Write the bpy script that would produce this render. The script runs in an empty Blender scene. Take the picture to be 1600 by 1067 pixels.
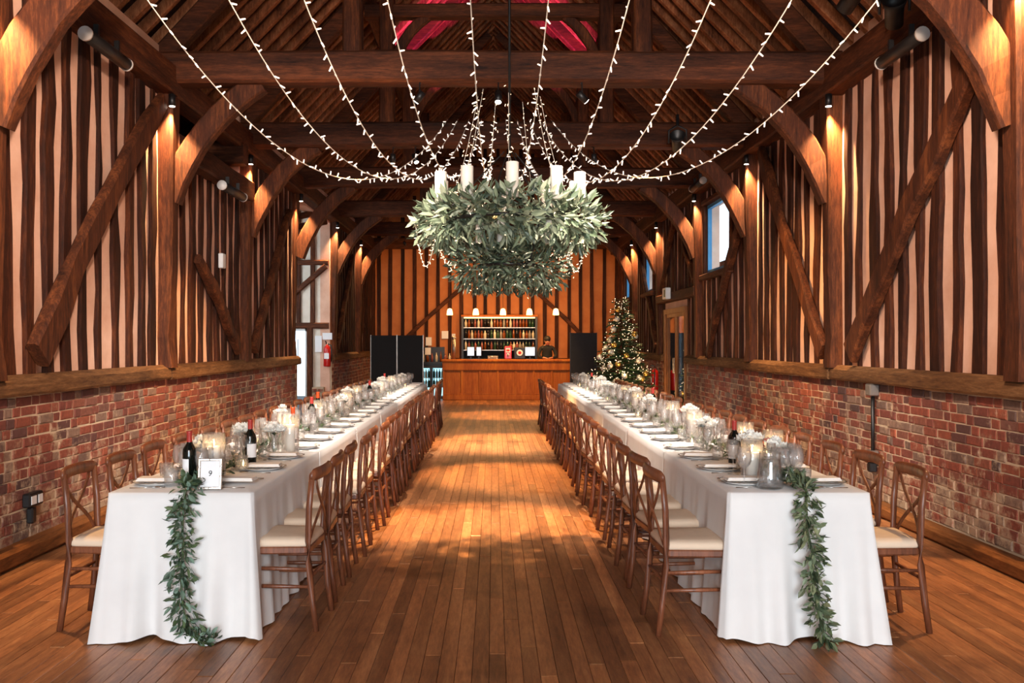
import bpy, math, random
from mathutils import Vector, Matrix
R = random.Random(7)
sc = bpy.context.scene
COL = sc.collection
PI = math.pi

# ------------------------------------------------------------------ camera
cam_d = bpy.data.cameras.new('camera'); cam = bpy.data.objects.new('camera', cam_d); COL.objects.link(cam)
F = 1420.0                                   # focal length in pixels of the 1600 px frame
cam_d.sensor_width = 36.0; cam_d.lens = 36.0 * F / 1600.0
cam_d.shift_x = 29 / 1600.0; cam_d.shift_y = 1.5 / 1600.0
cam_d.clip_start = 0.05; cam_d.clip_end = 300
cam.location = (0, 0, 1.55); cam.rotation_euler = (PI / 2, 0, 0)
sc.camera = cam

# ------------------------------------------------------------------ world, exposure
sc.view_settings.view_transform = 'Standard'; sc.view_settings.look = 'None'
sc.view_settings.gamma = 1.0; sc.view_settings.use_curve_mapping = False
sc.view_settings.exposure = 0.85
w = bpy.data.worlds.new('overcast_sky'); sc.world = w; w.use_nodes = True
bg = w.node_tree.nodes['Background']; bg.inputs[0].default_value = (0.72, 0.88, 1.0, 1); bg.inputs[1].default_value = 2.0
try:
    sc.cycles.use_denoising = True
    sc.cycles.max_bounces = 7; sc.cycles.diffuse_bounces = 3; sc.cycles.glossy_bounces = 3
    sc.cycles.transmission_bounces = 4; sc.cycles.transparent_max_bounces = 24
    sc.cycles.sample_clamp_indirect = 4.0
    sc.cycles.caustics_reflective = False; sc.cycles.caustics_refractive = False
except Exception:
    pass

def area_light(name, loc, target, sx, sy, energy, color):
    d = bpy.data.lights.new(name, 'AREA'); d.shape = 'RECTANGLE'; d.size = sx; d.size_y = sy
    d.energy = energy; d.color = color
    o = bpy.data.objects.new(name, d); COL.objects.link(o); o.location = loc
    o.rotation_euler = (Vector(target) - Vector(loc)).to_track_quat('-Z', 'Y').to_euler()
    return o
# daylight through the tall glazed doors at the end behind the camera, and through the porch door
DAY = (0.78, 0.91, 1.0)
area_light('daylight_end_doors', (0.0, -8.5, 1.9), (0.0, 6.0, 1.75), 5.4, 3.4, 600, DAY)
area_light('upper_fill_light', (0.0, -8.5, 5.0), (0.0, 8.0, 4.3), 4.2, 2.6, 480, (1.0, 0.91, 0.84))  # unseen fill added to lift the upper walls and roof
area_light('daylight_porch', (-5.3, 17.4, 2.6), (-4.0, 19.4, 2.4), 1.4, 1.6, 34, DAY)
# unseen fill lights added to brighten the near walls and roof
for s_ in (-1, 1):
    wd_ = bpy.data.lights.new('wall_fill_light', 'SPOT'); wd_.energy = 620; wd_.color = (1.0, .74, .58); wd_.spot_size = math.radians(80); wd_.spot_blend = .7; wd_.shadow_soft_size = .15
    wo_ = bpy.data.objects.new('wall_fill_light', wd_); COL.objects.link(wo_); wo_.location = (s_ * .9, 3.2, 4.0)
    wo_.rotation_euler = (Vector((s_ * 3.5, 8.6, 3.0)) - wo_.location).to_track_quat('-Z', 'Y').to_euler()
    area_light('roof_fill_light', (s_ * .6, 3.3, 4.75), (s_ * 2.2, 8.5, 6.0), 1.2, .3, 32, (1.0, .72, .52))
AMBER = (1.0, 0.55, 0.20)
WARM = (1.0, 0.60, 0.27)
TABLE_W = 520.0; TABLE_C = (1.0, 0.86, 0.72)     # fill lamps added over the tables
POST_W = 330.0        # post lamps
DOWN_W = 1250.0       # aisle lamps on the tie beams
BAR_W = 12.0         # pendants over the bar

# ------------------------------------------------------------------ materials
def hexc(h):
    h = h.lstrip('#'); v = [int(h[i:i + 2], 16) / 255 for i in (0, 2, 4)]
    return tuple(c / 12.92 if c <= 0.04045 else ((c + 0.055) / 1.055) ** 2.4 for c in v) + (1.0,)

class NT:
    def __init__(s, name):
        s.m = bpy.data.materials.new(name); s.m.use_nodes = True
        s.t = s.m.node_tree; s.n = s.t.nodes; s.b = s.n['Principled BSDF']; s.out = s.n['Material Output']
    def add(s, kind, **kw):
        n = s.n.new(kind)
        for k, v in kw.items():
            if k.startswith('i_'):
                n.inputs[int(k[2:]) if k[2:].isdigit() else k[2:]].default_value = v
            else: setattr(n, k, v)
        return n
    def link(s, a, b): s.t.links.new(a, b)
    def ramp(s, fac, stops):
        r = s.add('ShaderNodeValToRGB'); e = r.color_ramp.elements
        while len(e) < len(stops): e.new(0.5)
        for el, (p, c) in zip(e, stops): el.position = p; el.color = c
        s.link(fac, r.inputs[0]); return r.outputs[0]
    def coord(s, kind):
        if kind == 'world': return s.add('ShaderNodeNewGeometry').outputs['Position']
        return s.add('ShaderNodeTexCoord').outputs['Object']
    def noise(s, co, scale, detail=4, rough=0.6, sc=(1, 1, 1)):
        mp = s.add('ShaderNodeMapping'); mp.inputs['Scale'].default_value = sc; s.link(co, mp.inputs[0])
        n = s.add('ShaderNodeTexNoise'); n.inputs['Scale'].default_value = scale
        n.inputs['Detail'].default_value = detail; n.inputs['Roughness'].default_value = rough
        s.link(mp.outputs[0], n.inputs['Vector']); return n.outputs[0]
    def mix(s, fac, a, b, mode='MIX'):
        m = s.add('ShaderNodeMix', data_type='RGBA', blend_type=mode)
        for v, i in ((fac, 0), (a, 6), (b, 7)):
            if hasattr(v, 'is_output'): s.link(v, m.inputs[i])
            else: m.inputs[i].default_value = v
        return m.outputs[2]
    def math(s, op, a, b=0.0):
        m = s.add('ShaderNodeMath', operation=op)
        for i, v in enumerate((a, b)):
            if hasattr(v, 'is_output'): s.link(v, m.inputs[i])
            else: m.inputs[i].default_value = v
        return m.outputs[0]
    def bump(s, h, strength=0.3, dist=0.01):
        b = s.add('ShaderNodeBump'); b.inputs['Strength'].default_value = strength; b.inputs['Distance'].default_value = dist
        s.link(h, b.inputs['Height']); s.link(b.outputs[0], s.b.inputs['Normal'])
    def base(s, c): s.link(c, s.b.inputs['Base Color']) if hasattr(c, 'is_output') else setattr(s.b.inputs['Base Color'], 'default_value', c)
    def set(s, **kw):
        for k, v in kw.items(): s.b.inputs[k.replace('_', ' ')].default_value = v

def plain(name, h, rough=0.5, metal=0.0, var=0.12, coord='object', spec=None):
    """one colour with a light mottling"""
    t = NT(name); c = hexc(h)
    n = t.noise(t.coord(coord), 9, 3)
    lo = tuple(x * (1 - var) for x in c[:3]) + (1,); hi = tuple(min(1, x * (1 + var)) for x in c[:3]) + (1,)
    t.base(t.ramp(n, [(0.3, lo), (0.7, hi)])); t.set(Roughness=rough, Metallic=metal)
    if spec is not None: t.b.inputs['Specular IOR Level'].default_value = spec
    return t.m

def emit(name, col, strength):
    t = NT(name); t.base((col[0], col[1], col[2], 1))
    t.b.inputs['Emission Color'].default_value = (col[0], col[1], col[2], 1); t.b.inputs['Emission Strength'].default_value = strength
    try: t.m.cycles.emission_sampling = 'NONE'
    except Exception: pass
    return t.m

def wood(name, cols, axis='z', coord='world', scale=6, rough=0.6, rand=None, amount=0.5, bump=0.35, stretch=0.07, stain=None):
    t = NT(name); co = t.coord(coord)
    scv = {'x': (stretch, 1, 1), 'y': (1, stretch, 1), 'z': (1, 1, stretch)}[axis]
    n = t.noise(co, scale, 6, 0.65, scv)
    fine = t.noise(co, scale * 7, 4, 0.75, tuple(max(q, .14) for q in scv))
    f = t.math('ADD', t.math('MULTIPLY', n, 0.55), t.math('MULTIPLY', fine, 0.45))
    c = t.ramp(f, [(0.36, hexc(cols[0])), (0.51, hexc(cols[1])), (0.66, hexc(cols[2]))])
    if rand:
        rv = t.add('ShaderNodeObjectInfo').outputs['Random'] if rand == 'object' else t.add('ShaderNodeNewGeometry').outputs['Random Per Island']
        g = t.ramp(rv, [(0.0, (1 - amount, 1 - amount, 1 - amount, 1)), (0.5, (1, 0.98, 0.96, 1)), (1.0, (1 + amount * 0.7, 1 + amount * 0.62, 1 + amount * 0.5, 1))])
        c = t.mix(1.0, c, g, 'MULTIPLY')
    if stain:
        sn = t.noise(t.coord('world'), stain[0], 5, 0.6)
        c = t.mix(t.ramp(sn, [(stain[1], (0, 0, 0, 1)), (stain[1] + 0.2, (1, 1, 1, 1))]), c, t.mix(1.0, c, hexc(stain[2]), 'MULTIPLY'))
    t.base(c); t.set(Roughness=rough); t.b.inputs['Specular IOR Level'].default_value = 0.5 if rough < .5 else 0.2; t.bump(f, bump * 1.4, 0.01)
    return t.m

def brick_mat(name, rand):
    t = NT(name); co = t.coord('world')
    rv = t.add('ShaderNodeObjectInfo').outputs['Random'] if rand == 'object' else t.add('ShaderNodeNewGeometry').outputs['Random Per Island']
    c = t.ramp(rv, [(0.0, hexc('#4e3c3a')), (0.14, hexc('#744036')), (0.35, hexc('#924a36')), (0.52, hexc('#783e32')), (0.68, hexc('#9c5238')), (0.82, hexc('#654e46')), (0.95, hexc('#8e7260'))])
    n = t.noise(co, 26, 4, 0.65)
    c = t.mix(t.ramp(n, [(0.35, (0.45, 0.45, 0.45, 1)), (0.7, (0, 0, 0, 1))]), c, hexc('#3c2119'))
    # lime smears, commoner low down where the wall has been patched
    z = t.add('ShaderNodeSeparateXYZ'); t.link(co, z.inputs[0])
    lime = t.math('ADD', t.noise(co, 5.5, 6, 0.7), t.math('MULTIPLY', t.math('SUBTRACT', 0.62, z.outputs[2]), 0.16))
    c = t.mix(t.ramp(lime, [(0.51, (0, 0, 0, 1)), (0.64, (0.75, 0.75, 0.75, 1))]), c, hexc('#b79f82'))
    t.base(c); t.set(Roughness=0.85); t.bump(n, 0.6, 0.006)
    return t.m

M = {}
M['timber_z'] = wood('oak_post', ['#1f0e07', '#4a2614', '#7a4524'], 'z', rough=0.7)
M['timber_y'] = wood('oak_rail', ['#1f0e07', '#4a2614', '#744224'], 'y', rough=0.7)
M['timber_x'] = wood('oak_tie', ['#200f08', '#4c2816', '#743f22'], 'x', rough=0.7)
M['stud'] = wood('oak_stud', ['#190c06', '#36190d', '#5e3219'], 'z', rough=0.75, rand='object', amount=0.3)
M['sill'] = wood('oak_sill', ['#3a2416', '#664529', '#8e6845'], 'y', rough=0.8)
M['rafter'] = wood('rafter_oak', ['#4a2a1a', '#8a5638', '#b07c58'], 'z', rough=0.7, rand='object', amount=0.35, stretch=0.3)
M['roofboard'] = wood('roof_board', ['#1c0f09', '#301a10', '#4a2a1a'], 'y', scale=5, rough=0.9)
M['boards_dark'] = wood('dark_board', ['#1c0f09', '#2f1a10', '#462819'], 'y', rough=0.9)
M['plank'] = wood('floor_plank', ['#6a4129', '#9c6742', '#c08a5c'], 'y', scale=7, rough=0.40, rand='object', amount=0.38, bump=0.12, stain=(1.1, 0.55, '#8a7468'))
M['plank_mass'] = wood('floor_plank_far', ['#6a4129', '#9c6742', '#c08a5c'], 'y', scale=7, rough=0.40, rand='island', amount=0.38, bump=0.12, stain=(1.1, 0.55, '#8a7468'))
M['joint'] = plain('floor_joint', '#1a0d07', 0.9)
M['chair'] = wood('chair_wood', ['#44261a', '#74432c', '#90593c'], 'z', 'object', scale=9, rough=0.38, rand='object', amount=0.12, bump=0.1)
M['skirting'] = wood('skirting_board', ['#4a2a16', '#7c4c28', '#9c683c'], 'y', rough=0.6)
M['bar'] = wood('bar_wood', ['#84420f', '#a85a1a', '#c07426'], 'z', 'world', scale=4, rough=0.55, bump=0.08, rand='object', amount=0.12)
M['frame_wood'] = wood('door_wood', ['#5f3516', '#8a5426', '#a86c36'], 'z', 'world', scale=6, rough=0.5)
M['brick'] = brick_mat('brick_red', 'object'); M['brick_mass'] = brick_mat('brick_red_far', 'island')

def plaster(name, h1, h2):
    t = NT(name); co = t.coord('world')
    n = t.noise(co, 3.0, 6, 0.6); n2 = t.noise(co, 40, 3)
    t.base(t.ramp(n, [(0.3, hexc(h1)), (0.7, hexc(h2))])); t.set(Roughness=0.9); t.bump(n2, 0.25, 0.004); return t.m
M['plaster'] = plaster('lime_plaster', '#c99c84', '#e0b8a2')
M['plaster_back'] = plaster('ochre_plaster', '#b0683a', '#c27b48')
M['plaster_pale'] = plaster('pale_plaster', '#cdbfae', '#e2d8ca')
M['mortar'] = plaster('mortar', '#a8927a', '#ccb698')
def cloth_mat():
    t = NT('table_linen'); co = t.coord('world')
    n = t.noise(co, 2.2, 4); wv = t.noise(co, 400, 2)
    t.base(t.ramp(n, [(0.3, hexc('#d6d5d5')), (0.7, hexc('#e2e1e0'))])); t.set(Roughness=0.85); t.b.inputs['Sheen Weight'].default_value = 0.15
    t.bump(wv, 0.08, 0.002); return t.m
M['linen'] = cloth_mat()
M['napkin'] = plain('napkin_linen', '#ece6e0', 0.85, var=0.05)
M['cushion'] = plain('cushion_cream', '#d8c2ab', 0.85, var=0.05)
M['china'] = plain('white_china', '#f2efec', 0.4, var=0.02, spec=0.3)
M['rim'] = plain('plate_rim_silver', '#8d8984', 0.25, 0.7, var=0.05)
M['steel'] = plain('cutlery_steel', '#b9b4ae', 0.22, 1.0, var=0.06)
M['silver'] = plain('silver_frame', '#cfc8c0', 0.25, 0.9, var=0.1)
M['wax'] = plain('candle_wax', '#efe8db', 0.5, var=0.03)
M['wick'] = plain('wick_black', '#151210', 0.9)
M['black'] = plain('black_metal', '#121112', 0.45, var=0.2)
M['black_cloth'] = plain('black_screen_cloth', '#0d0e10', 0.8, var=0.15)
M['grey_cloth'] = plain('charcoal_screen_cloth', '#232325', 0.8, var=0.15)
M['alu'] = plain('aluminium', '#9c948c', 0.35, 0.8)
M['white_plastic'] = plain('white_plastic', '#d8d8d6', 0.4, var=0.04)
M['paper'] = plain('white_paper', '#e8e8ea', 0.8, var=0.02)
M['ink'] = plain('black_ink', '#1a1a1c', 0.7)
M['red'] = plain('red_enamel', '#b31712', 0.3, var=0.08)
M['red_ink'] = plain('red_ink', '#c02a2a', 0.7)
M['petal'] = plain('white_petal', '#f2efe8', 0.7, var=0.06)
M['petal_blush'] = plain('blush_petal', '#c8786a', 0.7, var=0.15)
M['stem'] = plain('green_stem', '#41522e', 0.6)
M['bottle'] = plain('bottle_dark_glass', '#0b100d', 0.06, var=0.1)
M['capsule'] = plain('bottle_capsule_red', '#a5352f', 0.35, var=0.08)
M['capsule_orange'] = plain('bottle_capsule_orange', '#c8481d', 0.35, var=0.08)
M['blue'] = plain('window_sky_tint', '#3f7fa8', 0.6, var=0.08)  # blue of sky light on the reveals, put into the frame colour
M['skin'] = plain('skin_tone', '#b57a5c', 0.55, var=0.05)
M['shirt'] = plain('black_shirt', '#101012', 0.85)
M['hair'] = plain('dark_hair', '#14100d', 0.7)
M['gold'] = plain('bauble_gold', '#c9a257', 0.22, 0.8)
M['pearl'] = plain('bauble_pearl', '#cfc9bd', 0.25, 0.4)
M['cable'] = plain('string_cable', '#e6dccb', 0.5)
M['flame'] = emit('candle_flame', (1.0, 0.62, 0.22), 9.0)
M['bulb'] = emit('fairy_bulb', (1.0, 0.82, 0.68), 0.85)
M['bulb_warm'] = emit('fairy_bulb_warm', (1.0, 0.74, 0.46), 1.3)
M['lens'] = emit('lamp_lens', (1.0, 0.9, 0.75), 8.0)
M['shade'] = emit('pendant_shade_glow', (1.0, 0.60, 0.22), 3.0)
M['led'] = emit('shelf_led', (1.0, 0.6, 0.25), 1.6)
M['screen'] = emit('till_screen', (0.45, 0.75, 1.0), 0.36)
M['fridge_glow'] = emit('fridge_light', (0.5, 0.85, 0.9), 0.9)

def leaf_mat(name, cols, rand):
    t = NT(name)
    rv = t.add('ShaderNodeObjectInfo').outputs['Random'] if rand == 'object' else t.add('ShaderNodeNewGeometry').outputs['Random Per Island']
    n = len(cols)
    c = t.ramp(rv, [(i / max(1, n - 1), hexc(h)) for i, h in enumerate(cols)])
    t.base(c); t.set(Roughness=0.5)
    return t.m
EUC = ['#1f2d22', '#34472f', '#4c6350', '#7d9888', '#2b3822', '#566a45', '#3a4a30']
OLV = ['#202d1c', '#3a4a2e', '#5a6745', '#7a8a70', '#2b3a26', '#8b906c', '#445640']
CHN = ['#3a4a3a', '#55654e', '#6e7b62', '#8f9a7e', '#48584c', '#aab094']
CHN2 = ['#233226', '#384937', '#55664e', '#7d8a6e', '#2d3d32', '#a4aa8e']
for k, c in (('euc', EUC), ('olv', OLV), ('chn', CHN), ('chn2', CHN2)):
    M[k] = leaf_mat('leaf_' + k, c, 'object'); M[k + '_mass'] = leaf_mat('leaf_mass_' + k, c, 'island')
M['needle_mass'] = leaf_mat('fir_needle', ['#142414', '#22381e', '#2f4a28', '#4a6238'], 'island')

def glass_mat(name, tint, refl=1.0, body=0.04, white_lift=0.0, rough=0.04):
    t = NT(name)
    tr = t.add('ShaderNodeBsdfTransparent'); tr.inputs[0].default_value = tint
    gl = t.add('ShaderNodeBsdfGlossy'); gl.inputs['Roughness'].default_value = rough
    fr = t.add('ShaderNodeLayerWeight'); fr.inputs[0].default_value = 0.5
    f3 = t.math('POWER', fr.outputs['Facing'], 2.2)
    mx = t.add('ShaderNodeMixShader'); t.link(t.math('MINIMUM', t.math('ADD', t.math('MULTIPLY', f3, 0.85 * refl), body), 1.0), mx.inputs[0])
    t.link(tr.outputs[0], mx.inputs[1]); t.link(gl.outputs[0], mx.inputs[2]); 
    if white_lift:      # white share put in to imitate bright reflections on the glass
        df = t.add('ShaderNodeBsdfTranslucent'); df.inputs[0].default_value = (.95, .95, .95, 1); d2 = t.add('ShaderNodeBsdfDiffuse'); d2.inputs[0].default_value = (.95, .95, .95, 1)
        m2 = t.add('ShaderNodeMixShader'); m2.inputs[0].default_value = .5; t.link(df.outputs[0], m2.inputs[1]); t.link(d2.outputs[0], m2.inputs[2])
        m3 = t.add('ShaderNodeMixShader'); m3.inputs[0].default_value = white_lift; t.link(mx.outputs[0], m3.inputs[1]); t.link(m2.outputs[0], m3.inputs[2])
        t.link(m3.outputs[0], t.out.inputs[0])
    else: t.link(mx.outputs[0], t.out.inputs[0])
    return t.m
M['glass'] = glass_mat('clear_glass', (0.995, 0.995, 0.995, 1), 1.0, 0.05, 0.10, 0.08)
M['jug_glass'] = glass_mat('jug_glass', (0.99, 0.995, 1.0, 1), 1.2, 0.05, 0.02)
M['pane'] = glass_mat('window_glass', (0.92, 0.97, 1.0, 1), 0.12, 0.0)
M['door_glass'] = glass_mat('door_glass', (0.35, 0.38, 0.40, 1), 1.0, 0.22)
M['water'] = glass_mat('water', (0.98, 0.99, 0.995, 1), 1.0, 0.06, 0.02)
BOT = [plain('spirit_%s' % n, h, 0.15, var=0.2) for n, h in (('amber', '#7a3c12'), ('pale', '#d9c9ac'), ('dark', '#1d120d'), ('green', '#24402a'), ('rose', '#8a4a40'), ('clear', '#8a8478'))]
BOTN = ['amber', 'cream labelled', 'dark', 'green', 'rose pink', 'clear glass']

# ------------------------------------------------------------------ geometry helpers
class MB:
    def __init__(s): s.v = []; s.f = []
    def add(s, vs, fs):
        o = len(s.v); s.v += [tuple(p) for p in vs]; s.f += [tuple(i + o for i in q) for q in fs]; return s
    def box(s, x0, x1, y0, y1, z0, z1):
        return s.add([(x0, y0, z0), (x1, y0, z0), (x1, y1, z0), (x0, y1, z0), (x0, y0, z1), (x1, y0, z1), (x1, y1, z1), (x0, y1, z1)],
                     [(3, 2, 1, 0), (4, 5, 6, 7), (0, 1, 5, 4), (1, 2, 6, 5), (2, 3, 7, 6), (3, 0, 4, 7)])
    def cbox(s, x0, x1, y0, y1, z0, z1, c=0.01):
        """box with chamfered edges"""
        vs = []
        for z, ins in ((z0, c), (z0 + c, 0), (z1 - c, 0), (z1, c)):
            e = ins
            vs += [(x0 + c + e * 0, y0 + e, z), (x1 - c, y0 + e, z), (x1 - e, y0 + c, z), (x1 - e, y1 - c, z), (x1 - c, y1 - e, z), (x0 + c, y1 - e, z), (x0 + e, y1 - c, z), (x0 + e, y0 + c, z)]
        fs = [tuple(range(7, -1, -1)), tuple(range(24, 32))]
        for k in range(3):
            for i in range(8):
                a = k * 8 + i; b = k * 8 + (i + 1) % 8; fs.append((a, b, b + 8, a + 8))
        return s.add(vs, fs)
    def loft(s, rings, cap=True, closed=True):
        n = len(rings[0]); o = len(s.v)
        for r in rings: s.v += [tuple(p) for p in r]
        for k in range(len(rings) - 1):
            for i in range(n if closed else n - 1):
                a = o + k * n + i; b = o + k * n + (i + 1) % n; s.f.append((a, b, b + n, a + n))
        if cap and closed:
            s.f.append(tuple(o + i for i in range(n - 1, -1, -1))); e = o + (len(rings) - 1) * n; s.f.append(tuple(e + i for i in range(n)))
        return s
    def tube(s, pts, rad, n=8, cap=True, flat=1.0, up=(0, 0, 1)):
        pts = [Vector(p) for p in pts]; rings = []; U = Vector(up)
        for i, p in enumerate(pts):
            t = (pts[min(i + 1, len(pts) - 1)] - pts[max(i - 1, 0)]).normalized()
            a = t.cross(U)
            if a.length < 1e-3: a = t.cross(Vector((0, 1, 0)))
            a.normalize(); b = a.cross(t); r = rad[i] if isinstance(rad, (list, tuple)) else rad
            rings.append([p + a * (r * math.cos(2 * PI * k / n)) + b * (r * flat * math.sin(2 * PI * k / n)) for k in range(n)])
        return s.loft(rings, cap)
    def timber(s, pts, wd, ht, up=(0, 0, 1), c=0.02, jit=0.0):
        """squared, chamfered timber swept through pts; ht is measured along up"""
        pts = [Vector(p) for p in pts]; U = Vector(up); rings = []
        for i, p in enumerate(pts):
            t = (pts[min(i + 1, len(pts) - 1)] - pts[max(i - 1, 0)]).normalized()
            a = t.cross(U); a.normalize(); b = a.cross(t)
            W = (wd[i] if isinstance(wd, (list, tuple)) else wd) / 2 + R.uniform(-jit, jit); H = (ht[i] if isinstance(ht, (list, tuple)) else ht) / 2 + R.uniform(-jit, jit)
            p = p + a * R.uniform(-jit, jit) + b * R.uniform(-jit, jit)
            sec = [(-W + c, -H), (W - c, -H), (W, -H + c), (W, H - c), (W - c, H), (-W + c, H), (-W, H - c), (-W, -H + c)]
            rings.append([p + a * q[0] + b * q[1] for q in sec])
        return s.loft(rings)
    def lathe(s, prof, n=16, c=(0, 0, 0), cap=False):
        rings = [[(c[0] + r * math.cos(2 * PI * k / n), c[1] + r * math.sin(2 * PI * k / n), c[2] + z) for k in range(n)] for r, z in prof]
        return s.loft(rings, cap)
    def ball(s, c, r, n=12, m=8, sx=1, sy=1, sz=1):
        return s.lathe_xyz([(r * math.sin(PI * i / m), -r * math.cos(PI * i / m)) for i in range(m + 1)], n, c, sx, sy, sz)
    def lathe_xyz(s, prof, n, c, sx, sy, sz):
        rings = [[(c[0] + sx * max(r, 1e-4) * math.cos(2 * PI * k / n), c[1] + sy * max(r, 1e-4) * math.sin(2 * PI * k / n), c[2] + sz * z) for k in range(n)] for r, z in prof]
        return s.loft(rings, False)
    def leaf(s, p, d, nrm, L, W, fold=0.15, curl=0.12):
        p = Vector(p); d = Vector(d).normalized(); nrm = Vector(nrm); a = d.cross(nrm)
        if a.length < 1e-3: a = d.cross(Vector((0.3, 0.5, 0.8)))
        a.normalize(); u = a.cross(d)
        q = lambda l, wv, h: p + d * (L * l) + a * (W * wv) + u * (L * h)
        return s.add([q(0, 0, 0), q(.3, -.42, fold * .4), q(.3, 0, 0), q(.3, .42, fold * .4), q(.65, -.4, fold * .3 - curl * .4), q(.65, 0, -curl * .5), q(.65, .4, fold * .3 - curl * .4), q(1, 0, -curl)],
                     [(0, 2, 1), (0, 3, 2), (1, 2, 5, 4), (2, 3, 6, 5), (4, 5, 7), (5, 6, 7)])
    def xf(s, mat):
        s.v = [tuple(mat @ Vector(p)) for p in s.v]; return s
    def mesh(s, name, mat, smooth=False):
        m = bpy.data.meshes.new(name); m.from_pydata(s.v, [], s.f); m.update()
        if mat: m.materials.append(M[mat] if isinstance(mat, str) else mat)
        if smooth: m.polygons.foreach_set('use_smooth', [True] * len(m.polygons))
        return m
    def build(s, name, mat, parent=None, smooth=False, loc=None, **props):
        return link(name, s.mesh(name, mat, smooth), parent, loc, **props)

def link(name, mesh, parent=None, loc=None, rot=None, scale=None, **props):
    o = bpy.data.objects.new(name, mesh); COL.objects.link(o)
    if parent: o.parent = parent
    if loc is not None: o.location = loc
    if rot is not None: o.rotation_euler = rot
    if scale is not None: o.scale = scale
    for k, v in props.items(): o[k] = v
    return o

def thing(name, label, cat, loc=(0, 0, 0), rz=0.0, group=None):
    o = bpy.data.objects.new(name, None); COL.objects.link(o); o.location = loc; o.rotation_euler = (0, 0, rz)
    o.empty_display_size = 0.1
    tag(o, label, cat, group); return o
def tag(o, label, cat, group=None):
    o['label'] = label; o['category'] = cat
    if group: o['group'] = group
    return o
KIDS = {}
def kids(o):
    return list(o.children)
def copy_tree(o, loc, rz=0.0, label=None, group=None):
    def rec(src, par):
        c = src.copy(); COL.objects.link(c)
        if par is not None: c.parent = par
        for ch in KIDS.setdefault(src.name, kids(src)): rec(ch, c)
        return c
    c = rec(o, None); c.location = loc; c.rotation_euler = (0, 0, rz)
    if label: c['label'] = label
    if group: c['group'] = group
    return c
def structure(o): o['kind'] = 'structure'; return o
ORD = ('first second third fourth fifth sixth seventh eighth ninth tenth eleventh twelfth thirteenth fourteenth fifteenth sixteenth seventeenth '
       'eighteenth nineteenth twentieth twenty-first twenty-second twenty-third twenty-fourth twenty-fifth twenty-sixth twenty-seventh twenty-eighth').split()
def spot(parent, loc, target, energy, color, size=100, blend=0.6, r=0.03):
    d = bpy.data.lights.new('lamp_light', 'SPOT'); d.energy = energy; d.color = color; d.spot_size = math.radians(size); d.spot_blend = blend; d.shadow_soft_size = r
    o = bpy.data.objects.new('lamp_light', d); COL.objects.link(o); o.parent = parent; o.location = loc
    o.rotation_euler = (Vector(target) - Vector(loc)).to_track_quat('-Z', 'Y').to_euler(); return o
def point(parent, loc, energy, color, r=0.03):
    d = bpy.data.lights.new('lamp_light', 'POINT'); d.energy = energy; d.color = color; d.shadow_soft_size = r
    o = bpy.data.objects.new('lamp_light', d); COL.objects.link(o); o.parent = parent; o.location = loc; return o

# ------------------------------------------------------------------ the barn: dimensions
XL, XR = -3.43, 3.57            # plaster planes of the long walls
YB = 26.3                       # bar wall
Y0 = -9.0
FR = [3.0, 6.05, 9.4, 12.4, 15.6, 19.2, 22.6]     # timber frames
PZ0, PZ1 = 4.08, 4.38           # wall plate
RIDGE, EAVE = 8.25, 4.42
XE = 3.62
def roof_z(x): return RIDGE - (RIDGE - EAVE) * abs(x) / XE

# floor ------------------------------------------------------------------
fl = structure(MB().box(-7, 7, Y0, YB + 0.3, -0.12, -0.012).build('floor', 'joint'))
PW = 0.08
pl_mesh = [MB().cbox(0, PW - 0.0018, 0, 1, -0.012, z, 0.002).mesh('plank', 'plank') for z in (0.0, -0.0008, -0.0015)]
planks = []
nrow = int((XR - XL + 0.1) / PW)
for i in range(nrow):
    x = XL - 0.03 + i * PW; y = 3.2 - R.uniform(0, 1.8)
    while y < YB:
        L = R.choice((0.9, 1.4, 1.8, 2.2, 2.6)) * R.uniform(0.9, 1.1)
        planks.append((max(y, 2.6), x, min(y + L, YB) - max(y, 2.6) - 0.004)); y += L
planks = [p for p in planks if p[2] > 0.05]
vis = [p for p in planks if p[0] + p[2] > 3.9 and abs(p[1]) < 0.57 * (p[0] + p[2]) + 0.1]
hid = [p for p in planks if p not in set(vis)]
vis.sort(key=lambda p: (max(p[0], 3.9) ** 2) / max(p[2], 0.3))
far = MB()
for k, (y, x, L) in enumerate(vis):
    if k < 300: link('plank', pl_mesh[k % 3], fl, (x, y, 0), None, (1, L, 1))
    else: far.cbox(x, x + PW - 0.0018, y, y + L, -0.012, R.choice((0.0, -0.0008, -0.0015)), 0.002)
for y, x, L in hid: far.cbox(x, x + PW - 0.0018, y, y + L, -0.012, 0.0, 0.002)
far.build('plank', 'plank_mass', fl, kind='stuff')

# long walls --------------------------------------------------------------
def holed(mb, x0, x1, y0, y1, z0, z1, holes):
    ys = sorted({y0, y1} | {v for h in holes for v in h[:2] if y0 < v < y1}); zs = sorted({z0, z1} | {v for h in holes for v in h[2:] if z0 < v < z1})
    for a, b in zip(ys, ys[1:]):
        run = None
        for c, d in zip(zs, zs[1:]):
            if any(h[0] <= (a + b) / 2 <= h[1] and h[2] <= (c + d) / 2 <= h[3] for h in holes):
                if run: mb.box(x0, x1, a, b, *run); run = None
            else: run = (run[0], d) if run else (c, d)
        if run: mb.box(x0, x1, a, b, *run)
PORCH = (15.75, 19.05)
WIN = [(13.5, 15.15, 2.69, 3.82), (20.0, 21.2, 2.70, 3.72), (23.4, 24.3, 2.70, 3.72)]
DOOR2 = (16.75, 18.65, 0.0, 2.12)
LREC = (9.54, 12.26)
wl = MB(); holed(wl, XL - 0.2, XL, Y0, YB, 0, 4.6, [(PORCH[0], PORCH[1], 0, 4.05), (LREC[0], LREC[1], 3.62, 4.6)])
wall_l = structure(wl.build('wall_left', 'plaster'))
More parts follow.
